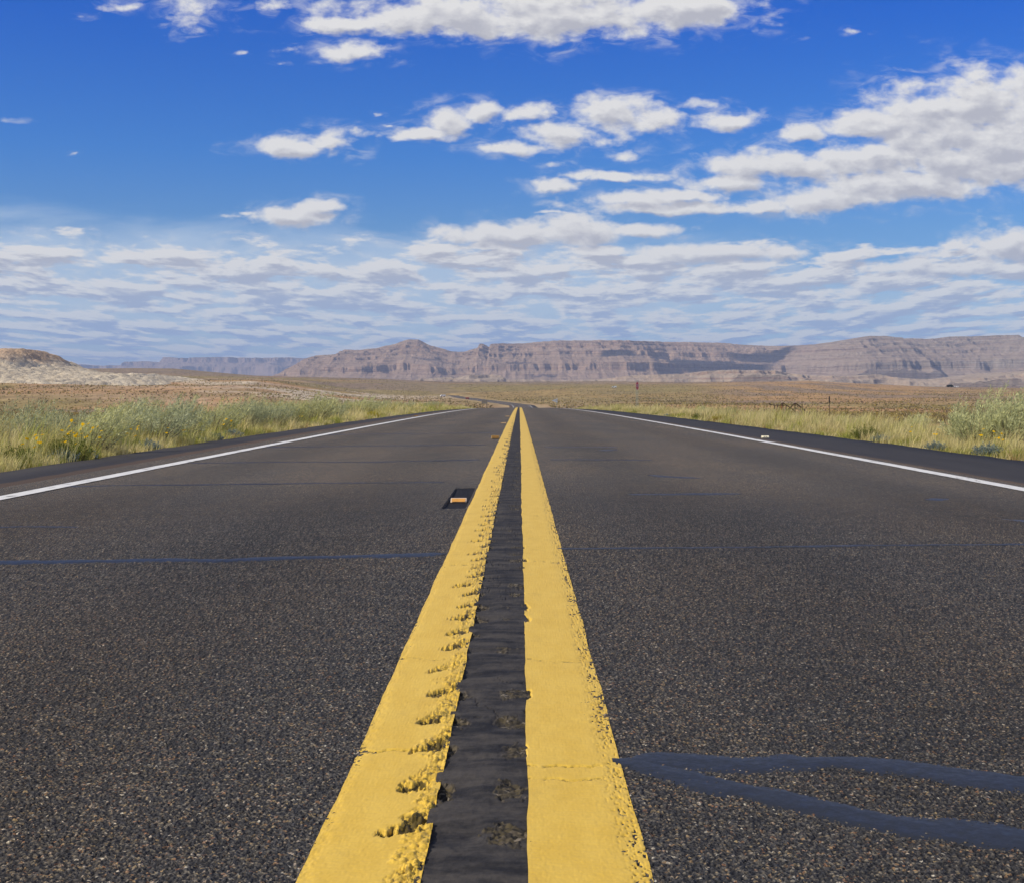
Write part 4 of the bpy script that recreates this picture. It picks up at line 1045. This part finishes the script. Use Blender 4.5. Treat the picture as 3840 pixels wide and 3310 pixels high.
# -- scrub over the plain: countless, one object
def make_scrub():
    n = 150000
    y = np.exp(RNG.uniform(np.log(70), np.log(2300), n)); px = RNG.uniform(-400, 4300, n)
    x = (px - VX) / FPX * y
    ok = np.abs(x - XC(y)) > 9 + .004 * y
    dens = fbm(x / 40, y / 70, 4, 801); ok &= RNG.random(n) < np.clip((dens - .25) * 3.0, .25, 1)
    x, y = x[ok], y[ok]; n = len(x); z = ground_z(x, y)
    size = RNG.uniform(.18, .5, n) * np.interp(y, [40, 200, 600], [.5, .75, 1.35]); nb = 4
    idx = np.repeat(np.arange(n), nb); N = len(idx)
    az = RNG.uniform(0, 6.283, N); r = np.sqrt(RNG.random(N)) * size[idx] * .55
    base = np.stack([x[idx] + np.cos(az) * r * .8, y[idx] + np.sin(az) * r * .8, z[idx] - .03], 1)
    kinds = np.array([(.20, .17, .085), (.36, .29, .12), (.40, .31, .09), (.19, .145, .09), (.46, .41, .25)])
    kc = kinds[RNG.choice(5, n, p=[.28, .25, .17, .18, .12])] * RNG.uniform(.8, 1.25, (n, 1))
    c1 = kc[idx] * RNG.uniform(.85, 1.2, (N, 1))
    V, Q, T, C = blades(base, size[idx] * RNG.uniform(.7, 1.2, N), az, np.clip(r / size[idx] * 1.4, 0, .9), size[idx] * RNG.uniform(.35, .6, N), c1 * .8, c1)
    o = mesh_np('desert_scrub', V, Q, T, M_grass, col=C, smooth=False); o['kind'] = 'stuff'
make_scrub()

# ------------------------------------------------------------------ signs and small far things
M_steel = flat('galvanised_steel', (.22, .27, .24), .5, .3)
M_signback = flat('sign_aluminium', (.42, .47, .52), .4, .35)
M_red = flat('stop_red', (.60, .02, .03), .45)
M_white = flat('white_paint', (.78, .78, .78), .4)
M_letter = flat('sign_white', (.62, .50, .52), .5)
M_darksign = flat('weathered_sign', (.16, .14, .12), .7)
M_rust = flat('rusty_steel', (.055, .032, .022), .85, var=.35, scale=12)
M_redtag = flat('faded_red', (.22, .035, .03), .6)
M_glass = flat('dark_glass', (.02, .025, .03), .15)
M_tyre = flat('tyre_rubber', (.02, .02, .02), .8)

def stop_sign():
    y = 150.0; x = at(2390, y); g = float(ground_z(x, y))
    zc = CAMH + (VY - 1448) / FPX * y
    t = empty('stop_sign', (x, y, g), math.radians(-67)); tag(t, 'red octagonal stop sign turned sideways on two steel posts on the right', 'stop sign')
    # local: face looks along -Y
    t.rotation_euler = (0, 0, math.radians(66))
    r = .41; h = zc - g
    octo = [(r / math.cos(math.pi / 8) * math.cos(math.pi / 8 + i * math.pi / 4), r / math.cos(math.pi / 8) * math.sin(math.pi / 8 + i * math.pi / 4)) for i in range(8)]
    a = MB(); a.prism(octo, 'y', .008, (0, 0, h)); panel = a.build('sign_panel', M_red, t)
    # white border ring on the face
    ring = MB(); o1 = [(q * .955, s * .955) for q, s in octo]; o2 = [(q * .90, s * .90) for q, s in octo]
    v = [(q, -.0065, s + h) for q, s in o1] + [(q, -.0065, s + h) for q, s in o2] + [(q, -.0045, s + h) for q, s in o1] + [(q, -.0045, s + h) for q, s in o2]
    f = []
    for i in range(8):
        j = (i + 1) % 8; f += [(i, j, 8 + j, 8 + i), (16 + i, 24 + i, 24 + j, 16 + j), (i, 16 + i, 16 + j, j), (8 + i, 8 + j, 24 + j, 24 + i)]
    ring.add(v, f); ring.build('border', M_letter, panel)
    cu = bpy.data.curves.new('lettering', 'FONT'); cu.body = 'STOP'; cu.size = .36; cu.align_x = 'CENTER'; cu.align_y = 'CENTER'; cu.extrude = .001; cu.offset = .008
    tmp = bpy.data.objects.new('tmp', cu); COL.objects.link(tmp)
    dg = bpy.context.evaluated_depsgraph_get(); me = bpy.data.meshes.new_from_object(tmp.evaluated_get(dg)); bpy.data.objects.remove(tmp)
    me.transform(Matrix.Translation((0, -.0075, h)) @ Matrix.Rotation(math.pi / 2, 4, 'X') @ Matrix.Scale(.86, 4, (1, 0, 0)))
    me.materials.clear(); me.materials.append(M_letter)
    lo = bpy.data.objects.new('lettering', me); COL.objects.link(lo); lo.parent = panel
    for s in (-.26, .26):
        p = MB(); p.box((s, .03, (h + .2) / 2 - .15), (.045, .04, h + .2 + .3)); p.build('post', M_steel, t)
    p = MB(); p.box((0, .055, h), (.62, .012, .05)); p.build('bracket', M_steel, t)
stop_sign()
def pennant():
    y = 300.0; x = at(2084, y); g = float(ground_z(x, y)); zc = CAMH + (VY - 1503) / FPX * y
    t = empty('pennant_sign', (x, y, g)); tag(t, 'pale blue-grey back of a triangular pennant sign beside the road crest', 'traffic sign')
    a = MB(); a.prism([(.36, .46), (.36, -.46), (-.78, -.02), (-.78, .03)], 'y', .01, (0, 0, zc - g)); pn = a.build('sign_panel', M_signback, t)
    b = MB(); b.box((.1, -.012, zc - g), (.62, .012, .05)); b.box((.2, -.012, zc - g + .22), (.3, .012, .04)); b.build('bracket', M_darksign, pn)
    p = MB(); p.box((.18, .04, (zc - g + .4) / 2 - .2), (.06, .05, zc - g + .8)); p.build('post', M_steel, t)
pennant()
def two_post():
    y = 290.0; x = at(1817, y); g = float(ground_z(x, y)); zc = CAMH + (VY - 1508) / FPX * y
    t = empty('road_sign', (x, y, g)); tag(t, 'dark rectangular road sign on two posts left of the road crest', 'traffic sign')
    a = MB(); a.box((0, 0, zc - g), (1.15, .012, .72)); pn = a.build('sign_panel', M_darksign, t)
    a = MB(); a.box((0, -.012, zc - g + .2), (1.0, .008, .05)); a.box((0, -.012, zc - g - .2), (1.0, .008, .05)); a.build('brace', M_steel, pn)
    for s in (-.38, .38):
        p = MB(); p.box((s, .04, (zc - g + .3) / 2 - .2), (.07, .06, zc - g + .7)); p.build('post', M_rust, t)
two_post()

def pipe_gate():
    y = 80.0
    def P(px, py, dy=0): return Vector((at(px, y + dy), y + dy, CAMH + (VY - py) / FPX * (y + dy)))
    o = P(2965, 1560); g = float(ground_z(o.x, y))
    t = empty('pipe_gate', (o.x, y, g)); tag(t, 'bent rusty pipe gate standing in the grass on the right', 'gate')
    L = lambda px, py, dy=0: tuple(P(px, py, dy) - Vector((o.x, y, g)))
    def pipe(name, pts, r=.018, mat=M_rust):
        b = MB(); b.tube(pts, r * 1.6, 8); return b.build(name, mat, t)
    pipe('rail', [L(2883, 1515), L(2892, 1518), L(2902, 1520), L(2944, 1521)])
    pipe('rail', [L(2914, 1527), L(2936, 1511), L(2980, 1542)], .02)
    pipe('rail', [L(2948, 1545), L(2966, 1527), L(2978, 1514), L(2983, 1513.5), L(2990, 1517), L(3038, 1556)], .022)
    for (a, b_) in ((2936, 1511), (2981, 1515), (2948, 1522), (2905, 1520)):
        gx = a; pipe('upright', [L(gx, b_), L(gx, 1548 if a > 2910 else 1535)], .02)
    pipe('upright', [L(3008, 1516), L(3007, 1572)], .014); pipe('upright', [L(3040, 1552), L(3039, 1575)], .02)
    pipe('upright', [L(2948, 1545), L(2946, 1575)], .02); pipe('upright', [L(2981, 1540), L(2980, 1575)], .018)
    b = MB(); c = Vector(L(2928, 1526)); b.prism([(-.08, .10), (.02, .14), (.09, .06), (.07, -.12), (.01, -.18), (-.05, -.06)], 'y', .03, tuple(c)); b.build('tag_plate', M_redtag, t, bevel=.004)
pipe_gate()
def fence_post():
    y = 78.0; x = at(3110, y); g = float(ground_z(x, y)); top = CAMH + (VY - 1488) / FPX * y
    t = empty('fence_post', (x, y, g)); tag(t, 'thin dark steel fence post standing alone on the right', 'post')
    b = MB(); b.box((0, 0, (top - g) / 2 - .2), (.035, .006, top - g + .4)); b.box((0, .02, (top - g) / 2 - .2), (.006, .034, top - g + .4))
    for i in range(6): b.box((0, -.007, (top - g) * (.3 + .11 * i)), (.014, .01, .02))
    b.build('shaft', M_rust, t)
    b = MB(); b.box((0, 0, top - g - .16), (.06, .05, .34)); b.build('cap_band', flat('black_paint', (.02, .018, .016), .7), t)
fence_post()

def sight(px, py, y):
    d = Vector(((px - VX) / FPX, 1.0, (VY - py) / FPX)).normalized()
    for dy in (0, -1, -2, 1, 2, 3, 4, 5):
        d = Vector(((px - VX) / FPX, 1.0, (VY - py - dy) / FPX)).normalized()
        h = GROUND.ray_cast(cam.location + d * 200, d)
        if h[0] and h[1].y < 2600: return h[1]
    return Vector((at(px, y), y, float(ground_z(at(px, y), y))))
def vehicle(name, px, py, y, rz, L, W, H, mat, label, cat, nose):
    x, y, z = sight(px, py, y); f = y / 1500 if name == 'van' else 1.0
    L *= f; W *= f; H *= f; nose *= f
    t = empty(name, (x, y, z)); t.rotation_euler = (0, 0, rz); tag(t, label, cat)
    # side outline along X, nose to -X
    o = [(-L / 2, .35), (-L / 2, H * .48), (-L / 2 + nose * .75, H * .55), (-L / 2 + nose * 1.25, H * .96), (-L / 2 + nose * 1.5, H), (L / 2 - .1, H), (L / 2, H * .9), (L / 2, .35)]
    b = MB(); b.prism(o, 'y', W); body = b.build('body', mat, t, bevel=.05)
    g = MB(); g.box((-L / 2 + nose * 1.7, -W / 2 - .004, H * .74), (nose * .8, .012, H * .3)); g.box((-L / 2 + nose * 1.7, W / 2 + .004, H * .74), (nose * .8, .012, H * .3)); g.build('window', M_glass, t)
    g = MB(); g.box((L / 2 + .004, 0, H * .7), (.012, W * .8, H * .34)); g.build('window', M_glass, t)
    for sx in (-L / 2 + .9, L / 2 - .9):
        for sy in (-1, 1):
            w = MB(); n = 14; w.prism([(.34 * math.cos(6.283 * i / n), .34 + .34 * math.sin(6.283 * i / n)) for i in range(n)], 'y', .24, (sx, sy * (W / 2 - .1), 0)); w.build('wheel', M_tyre, t)
vehicle('van', 1660, 1489, 1500, math.radians(18), 5.4, 2.1, 2.3, M_white, 'white van with a dark rear on the far bend of the road', 'van', .9)
vehicle('car', 2303, 1455.5, 2050, 0, 4.4, 1.8, 1.7, flat('silver_paint', (.6, .64, .66), .35, .3), 'small pale car far out on the dusty plain', 'car', 1.0)
vehicle('car', 1753, 1499, 960, math.radians(100), 4.3, 1.7, 1.4, flat('red_paint', (.16, .03, .025), .5), 'tiny red car far down the road', 'car', 1.0)
def trailer():
    x, y, z = sight(3582, 1453.5, 2380.0)
    t = empty('trailer', (x, y, z)); tag(t, 'long low white trailer on the far edge of the right plain', 'trailer')
    b = MB(); b.box((0, 0, 1.1), (8, 2.5, 1.6)); b.build('body', M_white, t, bevel=.1)
    for s in (-2.4, 0, 2.4):
        w = MB(); w.box((s, -1.26, 1.3), (1.1, .02, .6)); w.build('window', M_glass, t)
    for s in (-.5, .5):
        w = MB(); n = 12; w.prism([(.33 * math.cos(6.283 * i / n) + s, .33 + .33 * math.sin(6.283 * i / n)) for i in range(n)], 'y', 2.2); w.build('wheel', M_tyre, t)
trailer()
def juniper():
    x, y, z = sight(3562, 1453.5, 2380.0)
    t = empty('juniper_tree', (x, y, z)); tag(t, 'dark rounded tree beside the white trailer on the right skyline', 'tree')
    V, Q, C, *_ = spray_cloud(60, 40, .8, .35, (.02, .028, .015), (.04, .05, .025), (0, 0, 0), 3.4, 3.2, seed=5)
    mesh_np('crown', V, Q, mat=M_leaf, parent=t, col=C, smooth=False)
    b = MB(); b.tube([(0, 0, -.3), (.1, 0, .8), (0, .1, 1.8)], [.3, .24, .12], 8); b.build('trunk', M_stem, t)
juniper()
# pale scraps of litter at the left pavement edge
def litter(px, y, label, s):
    x = at(px, y); z = float(ground_z(x, y))
    r = random.Random(px); n = 7
    V = []; 
    for j in range(n):
        for i in range(n):
            V.append(((i / (n - 1) - .5) * s * 1.8 + r.uniform(-.01, .01), (j / (n - 1) - .5) * s + r.uniform(-.01, .01), .05 + r.uniform(0, .05)))
    o = mesh_np('litter', V, grid_faces(n, n), mat=flat('scrap_paper', (.62, .62, .42), .7), smooth=False)
    sm = o.modifiers.new('thickness', 'SOLIDIFY'); sm.thickness = .003
    o.location = (x, y, z); tag(o, label, 'litter')
litter(78, 13.85, 'crumpled pale yellow scrap at the pavement edge on the left', .12)

# ------------------------------------------------------------------ haze
def haze():
    b = MB()
    x0, x1, y0, y1, z0, z1 = -26500, 26500, -400, 41500, -90, 530
    b.box(((x0 + x1) / 2, (y0 + y1) / 2, (z0 + z1) / 2), (x1 - x0, y1 - y0, z1 - z0))
    m = bpy.data.materials.new('air_haze'); m.use_nodes = True; n = m.node_tree.nodes; n.clear()
    out = n.new('ShaderNodeOutputMaterial'); v = n.new('ShaderNodeVolumePrincipled')
    v.inputs['Color'].default_value = (.52, .66, 1.0, 1); v.inputs['Density'].default_value = 6.0e-5; v.inputs['Anisotropy'].default_value = .0
    m.node_tree.links.new(v.outputs[0], out.inputs['Volume'])
    o = b.build('haze', m); o['kind'] = 'stuff'
haze()
